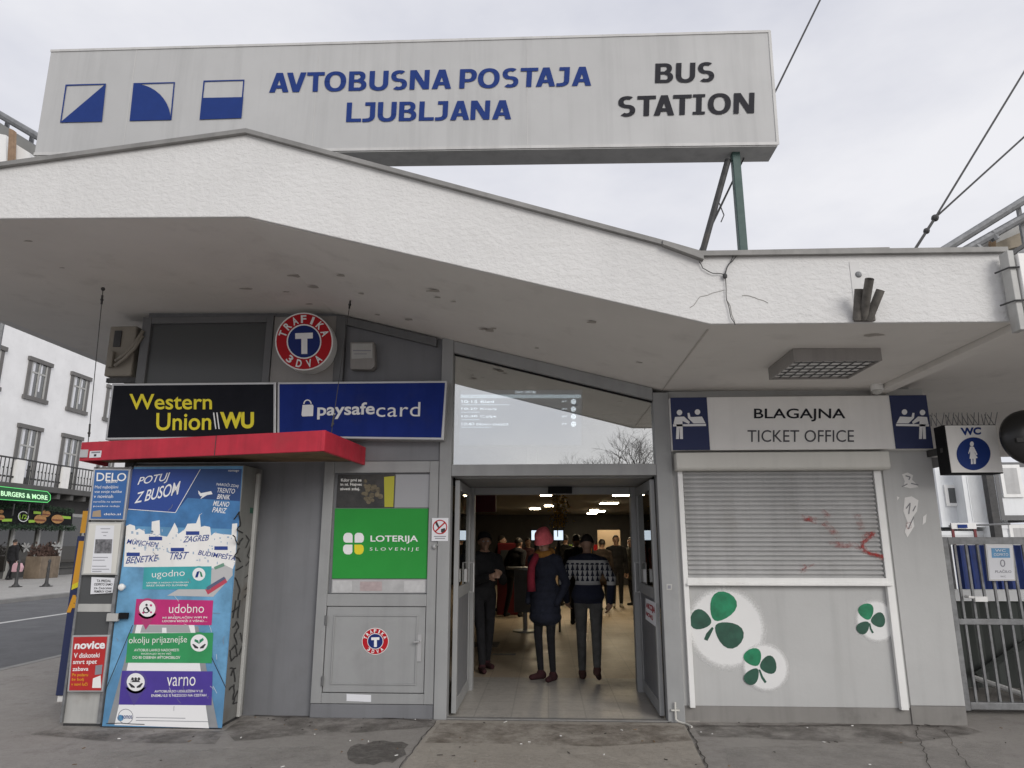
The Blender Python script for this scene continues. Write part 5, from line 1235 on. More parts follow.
# overhead wires
def wire(label, pts, r):
    b = MB(); b.tube(pts, r, 5)
    return b, label
Yv = 6
b, l = wire('', [onY(1000,-360,Yv), onY(820,0,Yv), onY(775,92,Yv), onY(700,250,Yv), onY(655,345,Yv)], .02)
tag(b.build('overhead_wire', 'cable'), 'overhead wire passing behind the roof sign at its right end', 'wire')
j = onY(935, 218, Yv)
b = MB(); b.tube([onY(1284,-355,Yv), j], .02, 5); b.tube([onY(1424,-226,Yv), j], .02, 5); b.tube([j, onY(858,338,Yv)], .028, 5); b.ball(j, .07, 8, 6); b.ball(onY(926.5,231,Yv), .06, 8, 6)
tag(b.build('overhead_wire', 'cable'), 'forked overhead wires meeting at an insulator right of the sign', 'wire')

# ================================================================== STREET ON THE LEFT
XB = -23.
H_ = thing('apartment_house', 'white rendered house with grey windows and balcony across the street', 'building', (XB, 25, 0))
MB().box(XB-12, XB, -2, 75, 3.95, 16).build('wall', 'bldwhite', H_)
MB().box(XB-12, XB-.15, -2, 75, 0, 3.94).build('ground_floor', 'stone', H_)
w1c, w2c = onX(37, 381, XB), onX(78, 394, XB); pitch = w2c.y-w1c.y
zu0, zu1 = onX(36, 398, XB).z, onX(40, 364, XB).z
zl1 = onX(31, 430, XB).z; zl0 = 3.98
wd = abs(onX(53.8, 368, XB).y-onX(27.4, 359.5, XB).y)*.60
first = {}
for lvl, (z0, z1) in (('u', (zu0, zu1)), ('l', (zl0+.05, zl1))):
    for k in range(-5, 9):
        yc = w1c.y+k*pitch
        if (lvl) not in first:
            w = MB().box(XB, XB+.06, yc-wd/2-.18, yc-wd/2, z0, z1).box(XB, XB+.06, yc+wd/2, yc+wd/2+.18, z0, z1).box(XB, XB+.12, yc-wd/2-.25, yc+wd/2+.25, z1, z1+.18).box(XB, XB+.12, yc-wd/2-.25, yc+wd/2+.25, z0-.18, z0-.001).build('window', 'winframe', H_)
            pn = MB().box(XB+.004, XB+.02, yc-wd/2, yc+wd/2, z0, z1).build('pane', 'winglass', w)
            fb = MB()
            for yy in (yc-wd/2, yc-.04, yc+wd/2-.08): fb.box(XB+.021, XB+.05, yy, yy+.08, z0, z1)
            fb.box(XB+.021, XB+.049, yc-wd/2+.081, yc+wd/2-.081, z0+(z1-z0)*.68, z0+(z1-z0)*.68+.07)
            ff = fb.build('frame', 'rackmetal', w)
            cu = MB().box(XB+.0205, XB+.0245, yc-wd*.38, yc-wd*.24, z0, z1).box(XB+.0205, XB+.0245, yc+wd*.10, yc+wd*.20, z0+.3, z1).build('curtain', 'paper', w)
            first[lvl] = (w, [pn, ff, cu], k)
        else:
            w, chs, k0 = first[lvl]; c = w.copy(); COL.objects.link(c); c.location.y += (k-k0)*pitch
            for ch in chs: d = ch.copy(); COL.objects.link(d); d.parent = c
# balcony with wrought railing
zr_ = onX(20, 458, XB+1).z
bal = MB().box(XB+.001, XB+1.0, 5, 60, 3.70, 3.94).build('balcony', 'stone', H_, .01)
b = MB(); b.box(XB+.90, XB+.96, 5, 60, zr_-.06, zr_)
y = 5.2
while y < 50:
    b.box(XB+.92, XB+.945, y, y+.03, 3.95, zr_-.061)
    b.box(XB+.915, XB+.95, y+.05, y+.16, 4.15, 4.22); b.box(XB+.915, XB+.95, y-.05, y+.02, 4.5, 4.56)
    y += .22
b.build('railing', 'darkmetal', bal)
for k in range(-3, 6): yy = w1c.y+(k+.5)*pitch; MB().box(XB+.86, XB+1.0, yy-.25, yy+.25, 3.945, zr_-.07).build('pier', 'offwhite', bal)
b = MB()
y = 6
while y < 50: b.box(XB+.1, XB+.9, y, y+.2, 3.45, 3.695); y += .9
b.build('bracket', 'stone', bal)
# shop front
b = MB()
for k in range(14):
    yy = 12+k*1.55; b.box(XB-.14, XB+.02, yy, yy+.12, .03, 2.75)
b.box(XB-.14, XB+.02, 5, 40, 2.751, 2.9)
b.build('shopfront_frame', 'rackmetal', H_)
b = MB(); b.box(XB-.13, XB-.08, 5, 45, .35, 2.75); b.build('shop_window', glass('shop_window_glass', refl=.05, dark=(.035,.033,.03)), H_)
def SX(x, y, X=XB+.3): return onX(x, y, X)
def BP(x, y): return (x/5.909, 470+y/5.909)
SN = thing('shop_sign', 'lit green rounded shop sign with white lettering across the street', 'sign', tuple(SX(20, 500)))
Xs = XB+1.1
q = [BP(-20,95),BP(280,128),BP(298,148),BP(298,175),BP(280,192),BP(-20,172)]
MB().prism([onX(*p, Xs) for p in q], (-.15,0,0)).build('sign_body', 'signgreen', SN)
outl = [[q[i], q[i+1], ((q[i+1][0]-.0), q[i+1][1]-1.0), (q[i][0], q[i][1]-1.0)] for i in (0,)]
strokes('neon_outline', 'neon', [q], .7, PX(Xs+.02), SN)
text([('BURGERS & MORE', [BP(5,122),BP(280,150),BP(282,178),BP(5,152)], .03)], mat('lit_pale_green_letters', (.55,.9,.55), .4, emit=.5), PX(Xs+.03), SN)
b = MB()
for px_ in (85, 175, 255): p = onX(*BP(px_, 200), Xs-.1); b.tube([p, p+Vector((0,0,-.5))], .03, 5)
b.build('bracket', 'darkmetal', SN)
BN = thing('menu_banner', 'dark banner with burger pictures and lime stripes above the shop windows', 'banner', tuple(SX(30, 520)))
Xn = XB+.5
qb = [BP(-30,225),BP(430,250),BP(425,330),BP(-30,335)]
MB().prism([onX(*p, Xn) for p in qb], (-.1,0,0)).build('banner_sheet', 'black', BN)
for q in ([[BP(198,242),BP(250,248),BP(250,262),BP(198,258)], [BP(360,270),BP(418,275),BP(418,290),BP(360,286)], [BP(10,288),BP(72,288),BP(70,304),BP(12,305)], [BP(168,295),BP(210,295),BP(208,310),BP(170,312)]]): ink('lime_stripe', 'lime', [q], PX(Xn+.02), BN)
for cx_, cy_, s_ in ((238,290,36), (270,258,28), (340,290,36), (6,280,22), (8,246,14)):
    c = BP(cx_, cy_); k = s_/5.909
    f = ink('burger_picture', 'bun', [circ(c[0], c[1], k, k*.72, 18)], PX(Xn+.03), BN)
    ink('filling', 'patty', [[(c[0]-k*.9, c[1]-.05*k), (c[0]+k*.9, c[1]+.1*k), (c[0]+k*.8, c[1]+.4*k), (c[0]-k*.8, c[1]+.25*k)]], PX(Xn+.04), f)
ink('round_emblem', 'white', ring_px(*BP(138,275), 4.6, 5.4, 20), PX(Xn+.03), BN)
text([('1/2', [BP(115,262),BP(160,264),BP(160,290),BP(115,290)], .02)], 'lime', PX(Xn+.03), BN)
def garland(label, pts, X, n):
    b = MB(); P = [onX(*p, X) for p in pts]
    for i in range(n):
        t_ = random.random()*(len(P)-1); k = int(t_); c = P[k].lerp(P[k+1], t_-k)+Vector((random.gauss(0,.05), 0, random.gauss(0,.055)))
        d = Vector((random.gauss(0,1), random.gauss(0,1), random.gauss(0,1)))  .normalized()*.10; e_ = d.orthogonal().normalized()*.03
        b.poly([c-e_, c+e_, c+d])
    tag(b.build('garland', 'leaf'), label, 'garland')
garland('dark green garland along the top of the burger banner', [BP(-20,215), BP(200,215), BP(430,245)], Xn+.1, 700)
garland('dark green garland along the lower edge of the burger banner', [BP(-20,335), BP(200,335), BP(440,345)], Xn+.1, 800)
dm = PX(XB+.05)
for cx_, cy_, r_, lab in ((155,430,32,'white floral window decal on the middle shop door'), (335,425,36,'white shield shaped window decal right of the shop door')):
    c = BP(cx_, cy_); k = r_/5.909
    t = ink('window_decal', 'rackmetal', [leaf_px(c[0], c[1]+k*.9, a_, k*1.0, k*.35) for a_ in (-150, -110, -60, -25, 60, 120)], dm, None); tag(t, lab, 'decal')
# bollards along the far kerb
BO = thing('bollard', 'dark cast iron bollard on the far kerb nearest the left edge', 'bollard', tuple(onZ(15.5, 587, .034)), 'bollards along the far kerb')
p = BO.location.copy()
prof = [(.12,0),(.12,.05),(.075,.09),(.055,.14),(.043,.55),(.055,.60),(.043,.63),(.038,.80),(.055,.84),(.035,.90),(0,.93)]
vs = []; n_ = 12
for r_, z in prof: vs += [(p.x+r_*math.cos(2*math.pi*j/n_), p.y+r_*math.sin(2*math.pi*j/n_), p.z+z) for j in range(n_)]
k3 = 6*n_
MB().add(vs, [(i*n_+j, i*n_+(j+1) % n_, (i+1)*n_+(j+1) % n_, (i+1)*n_+j) for i in range(len(prof)-1) for j in range(n_)]).build('shaft', 'darkmetal', BO, 0, True)
MB().tube([p, p+Vector((0,0,.02))], .2, 12).build('foot', 'darkmetal', BO)
remember(BO)
c = copy_tree(BO); c.location = onZ(46, 586.5, .034); c['label'] = 'dark cast iron bollard on the far kerb beside the wooden planter'
# planter
pc = onX(41, 575, -21.9); pc.z = .03
PLN = thing('planter', 'wooden board planter with brown shrub in front of the shop', 'planter', tuple(pc))
b = MB(); b.box(pc.x-.35, pc.x+.35, pc.y-.6, pc.y+.6, .031, .95); b.build('box', 'planterwood', PLN, .02)
b = MB()
for i in range(500):
    c = Vector((pc.x+random.uniform(-.35,.35), pc.y+random.uniform(-.55,.55), .95+abs(random.gauss(0,.22)))); d = Vector((random.gauss(0,1), random.gauss(0,1), random.gauss(.6,1))).normalized()*.14; e_ = d.orthogonal().normalized()*.035
    b.poly([c-e_, c+e_, c+d])
b.build('shrub', 'shrub', PLN)

# ================================================================== INSIDE THE HALL
lamps = [((546,494.5),(8,4)), ((549,505.5),(7,3)), ((535,508.5),(10,2.5)), ((622,494.5),(17,4)), ((609,503),(17,4)), ((592,513),(9,2.5)), ((601,511),(6,2.5)), ((594,510),(7,2))]
labs = ['lit ceiling lamp nearest the left in the front row', 'lit ceiling lamp just beyond the front left one', 'narrow lit ceiling lamp left of the gold garland', 'long yellow ceiling lamp nearest on the right', 'long yellow ceiling lamp second on the right', 'farthest lower yellow ceiling lamp', 'short lit ceiling lamp at far right of the cluster', 'small lit ceiling lamp in the far cluster']
zl = 2.53
base = None
for (pxy, (w, h)), lab in zip(lamps, labs):
    p = onZ(*pxy, zl); q = onZ(pxy[0]+w/2, pxy[1], zl); hw = max(.12, abs(q.x-p.x)); hl = .22
    p.y = min(p.y, 18.8)
    t = thing('ceiling_lamp', lab, 'lamp', tuple(p), 'lit lamps on the hall ceiling')
    MB().box(p.x-hw-.03, p.x+hw+.03, p.y-hl-.03, p.y+hl+.03, zl-.002, zl+.02).build('lamp_frame', 'alu', t)
    MB().box(p.x-hw, p.x+hw, p.y-hl, p.y+hl, zl-.02, zl-.003).build('lamp_panel', 'lamp', t)
def hallbox(name, label, cat, px0, py0, px1, py1, Y, d, m, floor=False):
    p, q = onY(px0, py1, Y), onY(px1, py0, Y)
    return p.x, q.x, (0.008 if floor else p.z), q.z
x0, x1, z0, z1 = hallbox('', '', '', 497, 543, 521, 590, 8.9, .5, '', True)
t = thing('vending_machine', 'dark red vending machine on the left deep in the hall', 'vending machine', (x0, 8.9, 0))
MB().box(x0, x1, 8.9, 9.6, .01, z1).build('cabinet', 'redpanel', t, .02); MB().box(x0+.08, x1-.2, 8.88, 8.899, .7, z1-.15).build('front_panel', 'darkglass', t)
x0, x1, z0, z1 = hallbox('', '', '', 473, 491, 496, 512, 4.5, .1, '')
t = thing('hanging_banner', 'dark red banner hung under the ceiling behind the left door leaf', 'banner', (x0, 4.5, z0))
MB().box(x0, x1, 4.5, 4.53, z0, 2.4).build('banner_sheet', 'redpanel', t); MB().box(x0-.02, x1+.02, 4.49, 4.54, 2.401, 2.43).build('rod', 'alu', t); MB().box(x0+.1, x0+.11, 4.5, 4.51, 2.43, 2.55).build('cord', 'cable', t)
# screens behind the pink hat
for pxa, pxb, lab in ((531.5, 539.5, 'bright lit screen just left of the pink hat'), (554, 563, 'bright lit screen just right of the pink hat')):
    p, q = onY(pxa, 540, 6), onY(pxb, 530.5, 6)
    t = thing('lit_screen', lab, 'screen', (p.x, 6, p.z))
    MB().box(p.x-.02, q.x+.02, 6.0, 6.06, p.z-.02, q.z+.02).build('casing', 'black', t); MB().box(p.x, q.x, 5.99, 5.999, p.z, q.z).build('screen_face', 'screen', t)
    MB().tube([((p.x+q.x)/2, 6.03, .01), ((p.x+q.x)/2, 6.03, p.z)], .02, 6).build('stand', 'darkmetal', t)
# standing table
p = onZ(531, 632, 0)
t = thing('standing_table', 'pale high table standing left of the woman in the pink hat', 'table', (p.x, p.y, 0))
MB().tube([(p.x-.1, p.y, 1.05), (p.x-.1, p.y, 1.09)], .34, 24).build('tabletop', 'alu', t); MB().tube([(p.x-.1, p.y, .03), (p.x-.1, p.y, 1.05)], .04, 10).build('leg', 'alu', t); MB().tube([(p.x-.1, p.y, .008), (p.x-.1, p.y, .03)], .22, 20).build('foot', 'alu', t)
MB().box(p.x-.28, p.x+.02, p.y-.30, p.y-.28, .35, 1.045).build('front_board', 'boxmetal', t)
# tinsel
b = MB(); a = onY(557, 488, 4.5); 
for i in range(500):
    c = Vector((a.x+random.gauss(.03,.06), 4.5+random.gauss(0,.06), 1.75+.8*random.random())); d = Vector((random.gauss(0,1), random.gauss(0,1), random.gauss(0,1))).normalized()*.05; e_ = d.orthogonal().normalized()*.012
    b.poly([c-e_, c+e_, c+d])
b.tube([(a.x, 4.5, 1.6), (a.x, 4.5, 2.545)], .008, 5)
tag(b.build('tinsel', 'gold'), 'gold tinsel strand hanging from the hall ceiling above the pink hat', 'decoration')
x0, x1, z0, z1 = hallbox('', '', '', 598, 530, 620, 552, 12.5, .1, '')
t = thing('notice_panel', 'beige board behind the man facing us deep in the hall', 'board', (x0, 12.5, 0)); MB().box(x0, x1, 12.5, 12.55, z0, z1).build('board', 'beige', t); MB().box(x0, x0+.05, 12.56, 12.6, .01, z1).build('leg', 'darkmetal', t); MB().box(x1-.05, x1, 12.56, 12.6, .01, z1).build('leg', 'darkmetal', t)
b = MB()
for i in range(7): b.box(2.6+.02*i, 2.9, 5+i*1.6, 6.2+i*1.6, .01, 2.2-.05*(i % 2))
t = thing('wall_rack', 'dark magazine racks along the right hall wall', 'rack', (3, 5, 0)); b.build('shelves', 'halldark', t)
b = MB()
for i in range(60): yy = 5.1+random.random()*11; zz_ = .5+.3*random.randint(0, 5); b.box(2.57, 2.575, yy, yy+.16, zz_, zz_+.2)
b.build('leaflets', 'warmgrey', t)
for i, (pxa, pya, w, d_) in enumerate(((484, 645, .45, .5), (504, 655, .32, .12))):
    p = onZ(pxa, pya, 0); tt = tag(MB().box(p.x-w/2, p.x+w/2, p.y-d_/2, p.y+d_/2, .0085, .014).build('floor_mat', 'greydark'), ('wide dark floor mat behind the man in the beanie', 'thin dark floor strip beside the man in the beanie')[i], 'mat')
# leaflet on the right door leaf
t = thing('door_leaflet', 'red and white printed sheet on the right door leaf', 'leaflet', (1, .6, 1)); xx = onY(662.5, 700, .05).x-.005-.0245
DX = lambda x, y: onX(x, y, xx)
q = [(645.5,598),(656,603),(656,627),(645.5,619)]
ink('sheet', 'paper', [q], PX(xx), t); text([('AKCIJA', [(646,602),(655,607),(655,615),(646,609)], .03), ('NOVO', [(646,611),(653,616),(653,621),(646,615)], .03)], 'signred', PX(xx-.002), t)

# ================================================================== PEOPLE
skin_m = mat('skin', (.36,.22,.155), .5, var=.06); hair_m = mat('dark_hair', (.02,.015,.012), .6, var=.3, vs=60)
def cloth(name, c, v=.12): return mat(name, c, .9, var=v*2, vs=9, bump=.03, bs=11)
def ik(a, c, l1, l2, bend):
    d = c-a; L_ = min(d.length, (l1+l2)*.999); u_ = d.normalized()
    x = (l1*l1-l2*l2+L_*L_)/(2*L_); h_ = math.sqrt(max(0, l1*l1-x*x)); bb = (bend-u_*bend.dot(u_)).normalized()
    return a+u_*x+bb*h_
def person(label, loc, rz, H=1.7, feet=((.09,0,0),(-.09,0,0)), hands=None, lean=0, yawh=0, pitchh=0, mats=None, vox=.008, hat=None, scarf=False, hair=True, coat=0, bulk=1.06, thin=1, pockets=False, toes=(8,-8)):
    """local frame: faces -Y, person's left is +X; mats = (skin, jacket, trousers, shoes)"""
    k = H/1.75; t = thing('person', label, 'person', loc); b = MB(); seg = []
    V = Vector
    def cap(a, r0, c, r1, m):
        a = V(a); c = V(c); nn = max(3, int((c-a).length/.05)+2)
        b.ball(a, r0, 14, 10); b.ball(c, r1, 14, 10)
        if (c-a).length > 1e-4: b.tube([a.lerp(c, i/(nn-1)) for i in range(nn)], r0, 14, r1)
        seg.append((a, r0, c, r1, m))
    def ell(c, r, m, rot=None): b.ball(c, r, 18, 12, rot); seg.append((V(c), min(r)*.9, V(c), min(r)*.9, m))
    bk = bulk
    pel = V((0, 0, .955*k-.001*abs(lean))); ln = R(lean)
    def up_(h, f=0): return pel+V((0, -math.sin(ln)*h-f*math.cos(ln), math.cos(ln)*h-f*math.sin(ln)*-1))
    rotl = Matrix.Rotation(ln, 3, 'X')
    ell(pel, (.165*k, .125*k, .13*k), 1 if coat else 2)
    ell(up_(.13*k), (.155*bk*k,.12*bk*k,.16*k), 1, rotl); ell(up_(.30*k), (.175*bk*k,.13*bk*k,.17*k), 1, rotl); ell(up_(.42*k), (.19*bk*k,.115*bk*k,.11*k), 1, rotl)
    sh = up_(.43*k); nk = up_(.48*k); hd = up_(.48*k)+V((0, -.02*k-math.sin(ln)*.1, .155*k*math.cos(ln)))
    cap(nk-V((0,0,.03)), .062*k, hd-V((0,-.01,.05)), .052*k, 0)
    if coat:
        for i in range(5): z = .08-coat*i/4; ell(pel+V((0,0,z)), ((.18+.025*i/4)*k, (.145+.03*i/4)*k, .10), 1)
    for s, sx in ((0, 1), (1, -1)):
        f = V(feet[s]); hip = pel+V((sx*.09*k, 0, -.04)); ank = f+V((0, .03, .085)); 
        dl = (hip-ank).length; kn = ik(hip, ank, min(.43*k, dl*.506), min(.43*k, dl*.498), V((0, -1, 0)))
        cap(hip, .088*k*thin, kn, .062*k*thin, 2); cap(kn, .062*k*thin, ank+V((0,0,.03)), .046*k*thin, 2)
        td = Matrix.Rotation(R(toes[s]), 3, 'Z') @ V((0, -1, 0)); lift = f.z
        heel = f+V((0,.03,.04))-td*.03; toe = f+V((0,.03,.032))+td*.13+V((0,0,-lift*.75))
        cap(heel, .043, ank-V((0,0,.02)), .045, 3); cap(heel, .040, toe, .031, 3)
        shp = sh+V((sx*.175*bk*k, 0, -.015*k)); hn = V(hands[s]) if hands else V((sx*.25*k, -.03, .82*k))
        el = ik(shp, hn, .29*k, .27*k, V((sx*.5, 1, -.2)))
        cap(sh+V((sx*.08*k,0,0)), .075*k, shp, .072*k, 1)
        cap(shp, .070*bk*k, el, .056*bk*k, 1); cap(el, .056*bk*k, hn, .040*bk*k, 1)
        if pockets: continue
        d = (hn-el).normalized(); side = d.cross(V((0, 0, 1)) if abs(d.z) < .8 else V((0,1,0))).normalized(); palm = hn+d*.06
        cap(hn, .028, palm, .030, 0); inw = (V((-sx, -.6, 0))-d*V((-sx,-.6,0)).dot(d)).normalized(); sd = d.cross(inw)
        for q, (off, l_) in enumerate(((-.030,.066), (-.010,.076), (.010,.070), (.029,.054))):
            r0 = palm+sd*off+d*.015; m1 = r0+d*l_*.55+inw*.012; m2 = m1+d*l_*.35+inw*.026; cap(r0, .0095, m1, .0088, 0); cap(m1, .0088, m2, .0078, 0)
        tb = hn+d*.02-sd*.028; m1 = tb+d*.035-sd*.022+inw*.015; cap(tb, .012, m1, .0105, 0); cap(m1, .0105, m1+d*.026+inw*.012, .009, 0)
    rh = Matrix.Rotation(R(yawh), 3, 'Z') @ Matrix.Rotation(R(pitchh), 3, 'X')
    def hp(x, y, z): return hd+rh @ V((x*k, y*k, z*k))
    ell(hd+rh @ V((0, .012*k, .02*k)), (.077*k, .092*k, .10*k), 0, rh); ell(hp(0,-.022,-.045), (.055*k,.06*k,.062*k), 0, rh)
    cap(hp(0,-.095,.01), .011, hp(0,-.108,-.018), .015, 0); cap(hp(-.03,-.078,.03), .012, hp(.03,-.078,.03), .012, 0); cap(hp(-.015,-.082,-.052), .011, hp(.015,-.082,-.052), .011, 0); cap(hp(0,-.07,-.09), .022, hp(0,-.06,-.085), .024, 0)
    for sx in (1, -1): ell(hp(sx*.078, .01, .0), (.012, .02, .032), 0, rh)
    me = bpy.data.meshes.new('body'); me.from_pydata([tuple(v) for v in b.v], [], b.f); me.update()
    tmp = bpy.data.objects.new('body_tmp', me); COL.objects.link(tmp)
    rm = tmp.modifiers.new('r', 'REMESH'); rm.mode = 'VOXEL'; rm.voxel_size = vox
    sm_ = tmp.modifiers.new('s', 'SMOOTH'); sm_.factor = .5; sm_.iterations = 4
    dg = bpy.context.evaluated_depsgraph_get(); m2 = bpy.data.meshes.new_from_object(tmp.evaluated_get(dg)); m2.name = 'body'
    bpy.data.objects.remove(tmp); bpy.data.meshes.remove(me)
    m2.materials.clear()
    for m in mats: m2.materials.append(m)
    idx = []
    for p in m2.polygons:
        c = p.center; best = 9; bi = 1
        for a, r0, e_, r1, m in seg:
            ab = e_-a; L2 = ab.length_squared; u_ = 0 if L2 < 1e-9 else max(0, min(1, (c-a).dot(ab)/L2)); dd_ = (c-(a+ab*u_)).length-(r0+(r1-r0)*u_)
            if dd_ < best: best = dd_; bi = m
        if abs(c.x) < .17*k and not coat > .1 and bi in (1, 2) and abs(c.z-pel.z) < .3: bi = 1 if c.z > pel.z-.07*k else 2
        elif coat > .1 and bi == 2 and c.z > pel.z-coat: bi = 1
        elif bi == 2 and c.z > pel.z-.07*k: bi = 1
        idx.append(bi)
    m2.polygons.foreach_set('material_index', idx); m2.polygons.foreach_set('use_smooth', [True]*len(idx)); m2.update()
    o = bpy.data.objects.new('body', m2); COL.objects.link(o); o.parent = t
    def loc_part(bb, name, m): 
        for i in range(len(bb.v)): bb.v[i] = bb.v[i]+V(loc)
        return bb.build(name, m, t, 0, True)
    for sx in (1, -1):
        e1 = MB(); e1.ball(hp(sx*.03,-.078,.008), (.0125,.008,.008), 10, 8); e1.m = 1; e1.ball(hp(sx*.03,-.0855,.008), (.0055,.003,.0055), 8, 6); loc_part(e1, 'eye', ['paper', 'ink'])
    cb = MB(); cb.tube([nk+V((math.cos(a_)*.082*k, math.sin(a_)*.078*k+.01, -.005-.018*math.sin(a_)*-1)) for a_ in [2*math.pi*i/16 for i in range(17)]], .026*k, 8); cb.ball(nk+V((0,.085*k,-.03*k)), (.085*k,.045*k,.06*k)); loc_part(cb, 'collar', mats[1] if mats[1].name != 'patterned_jumper' else navycoat)
    if hair:
        hb = MB(); n1, n2 = 20, 10
        vs = []
        for i in range(n2+1):
            th_ = R(105)*i/n2
            for j in range(n1):
                ph = 2*math.pi*j/n1; fr = max(0, -math.sin(ph)); tt_ = th_*(1-.48*fr)
                vs.append(hd+rh @ V((.084*k*math.sin(tt_)*math.cos(ph), .012*k+.101*k*math.sin(tt_)*math.sin(ph), .022*k+.108*k*math.cos(tt_))))
        hb.add(vs, [(i*n1+j, i*n1+(j+1) % n1, (i+1)*n1+(j+1) % n1, (i+1)*n1+j) for i in range(n2) for j in range(n1)]); loc_part(hb, 'hair', hair_m)
    if hat:
        hb = MB(); n1, n2 = 24, 12; vs = []; sl, m_h = hat[:2]; hs = hat[2] if len(hat) > 2 else 1
        for i in range(n2+1):
            th_ = R(98 if hs == 1 else 112)*i/n2
            for j in range(n1):
                ph = 2*math.pi*j/n1; fr = max(0, -math.sin(ph)); tt_ = th_*(1-.25*fr); g_ = 1+(.07 if i >= n2-2 else 0)
                sq = 1/max(abs(math.sin(tt_)), abs(math.cos(tt_)))**.35
                vs.append(hd+rh @ V((.089*hs*k*g_*sq*math.sin(tt_)*math.cos(ph), .014*k+.106*hs*k*g_*sq*math.sin(tt_)*math.sin(ph)+sl*max(0, math.cos(tt_)), .022*k+.118*hs*k*sq*math.cos(tt_))))
        fs = [(i*n1+j, i*n1+(j+1) % n1, (i+1)*n1+(j+1) % n1, (i+1)*n1+j) for i in range(n2) for j in range(n1)]
        hb.add(vs, fs); loc_part(hb, 'hat', m_h)
    if scarf:
        sb = MB(); ring = [nk+V((math.cos(a_)*.085*k, math.sin(a_)*.08*k, .02+.02*math.sin(a_))) for a_ in [2*math.pi*i/16 for i in range(17)]]
        sb.tube(ring, .042, 10); sb.m = 1; sb.tube([nk+V((-.05,-.09,.0)), nk+V((-.075,-.17,-.12)), nk+V((-.075,-.19,-.26)), nk+V((-.07,-.185,-.40))], .042, 8, .05)
        loc_part(sb, 'scarf', [cloth('ochre_scarf', (.35,.16,.03)), cloth('maroon_scarf', (.22,.012,.03))])
    t.rotation_euler.z = R(rz)
    return t
navycoat = cloth('navy_coat', (.013,.016,.030)); blk = cloth('black_cloth', (.014,.014,.017)); blk2 = cloth('black_jacket', (.013,.013,.015)); greyt = cloth('grey_trousers', (.075,.075,.072))
redshoe = cloth('dark_red_trainers', (.05,.014,.017)); dshoe = cloth('dark_shoes', (.02,.02,.02)); pale = cloth('pale_shoes', (.55,.5,.42)); brown = cloth('brown_shoe', (.06,.025,.02))
# patterned jumper: navy with a pale knitted band across chest and upper arms
def jumper():
    m = bpy.data.materials.new('patterned_jumper'); m.use_nodes = True; nt = m.node_tree; N = nt.nodes; L = nt.links; bs = N['Principled BSDF']; bs.inputs['Roughness'].default_value = .95
    tc = N.new('ShaderNodeTexCoord'); sp_ = N.new('ShaderNodeSeparateXYZ'); L.new(tc.outputs['Object'], sp_.inputs[0])
    def mth(op, a, c=None):
        n = N.new('ShaderNodeMath'); n.operation = op
        for i, v in enumerate((a, c)):
            if v is None: continue
            if isinstance(v, (int, float)): n.inputs[i].default_value = v
            else: L.new(v, n.inputs[i])
        return n.outputs[0]
    z = sp_.outputs['Z']; x = sp_.outputs['X']
    band = mth('MULTIPLY', mth('GREATER_THAN', z, 1.03), mth('LESS_THAN', z, 1.30))
    zig = mth('ABSOLUTE', mth('SINE', mth('MULTIPLY', x, 55)))
    zz1 = mth('FRACT', mth('MULTIPLY', z, 16)); pat = mth('GREATER_THAN', mth('ADD', zig, mth('MULTIPLY', zz1, .8)), 1.0)
    rim = mth('MAXIMUM', mth('MULTIPLY', mth('GREATER_THAN', z, 1.03), mth('LESS_THAN', z, 1.07)), mth('MULTIPLY', mth('GREATER_THAN', z, 1.27), mth('LESS_THAN', z, 1.30)))
    f = mth('MULTIPLY', band, mth('MAXIMUM', pat, rim))
    mx = N.new('ShaderNodeMix'); mx.data_type = 'RGBA'; mx.inputs[6].default_value = (.010,.013,.030,1); mx.inputs[7].default_value = (.42,.42,.41,1); L.new(f, mx.inputs[0]); L.new(mx.outputs[2], bs.inputs['Base Color'])
    ns = N.new('ShaderNodeTexNoise'); ns.inputs['Scale'].default_value = 60; bp = N.new('ShaderNodeBump'); bp.inputs['Distance'].default_value = .006; L.new(ns.outputs['Fac'], bp.inputs['Height']); L.new(bp.outputs[0], bs.inputs['Normal'])
    return m
def at(px, py): p = onZ(px, py, 0); return (p.x, p.y, .008)
fz = .0
person('man in black beanie and dark tracksuit looking out beside the left door leaf', at(483,671), 25, 1.66, feet=((.10,.10,0),(-.06,-.16,0)), hands=((.10,-.30,1.13),(-.05,-.32,1.10)), yawh=-10, mats=(skin_m, blk2, blk, redshoe), hat=(0, blk2), vox=.008)
b = MB(); p = onZ(494,572,1.15); p = Vector((at(483,671)[0]+.16, at(483,671)[1]-.32, 1.16)); b.box(p.x-.035, p.x+.035, p.y-.01, p.y, p.z-.07, p.z+.07)
tag(b.build('phone', 'black', None, .006), 'dark phone held by the man in the black beanie', 'phone')
pinkhat = cloth('coral_knit', (.92,.17,.20), .08)
person('woman in coral pink hat and dark coat standing with a maroon scarf', at(546,681), -30, 1.66, feet=((.085,-.02,0),(-.085,.0,0)), hands=((.19,-.06,.84),(-.19,-.06,.84)), yawh=-8, pitchh=40, toes=(4,-22), bulk=.96, thin=.82, pockets=True, mats=(skin_m, navycoat, blk, redshoe), hat=(.03, pinkhat, 1.16), scarf=True, coat=.31, vox=.008)
person('man walking away in navy jumper with pale patterned band and grey trousers', at(590,681), 176, 1.66, feet=((.085,-.12,0),(-.085,.22,.09)), bulk=1.04, hands=((.25,-.12,.85),(-.25,.02,.85)), lean=14, pitchh=26, mats=(skin_m, jumper(), greyt, brown), coat=.06, vox=.008)
person('man in dark clothes and pale shoes facing us deep in the hall', at(618,608), 5, 1.72, mats=(skin_m, blk2, blk, pale), vox=.014)
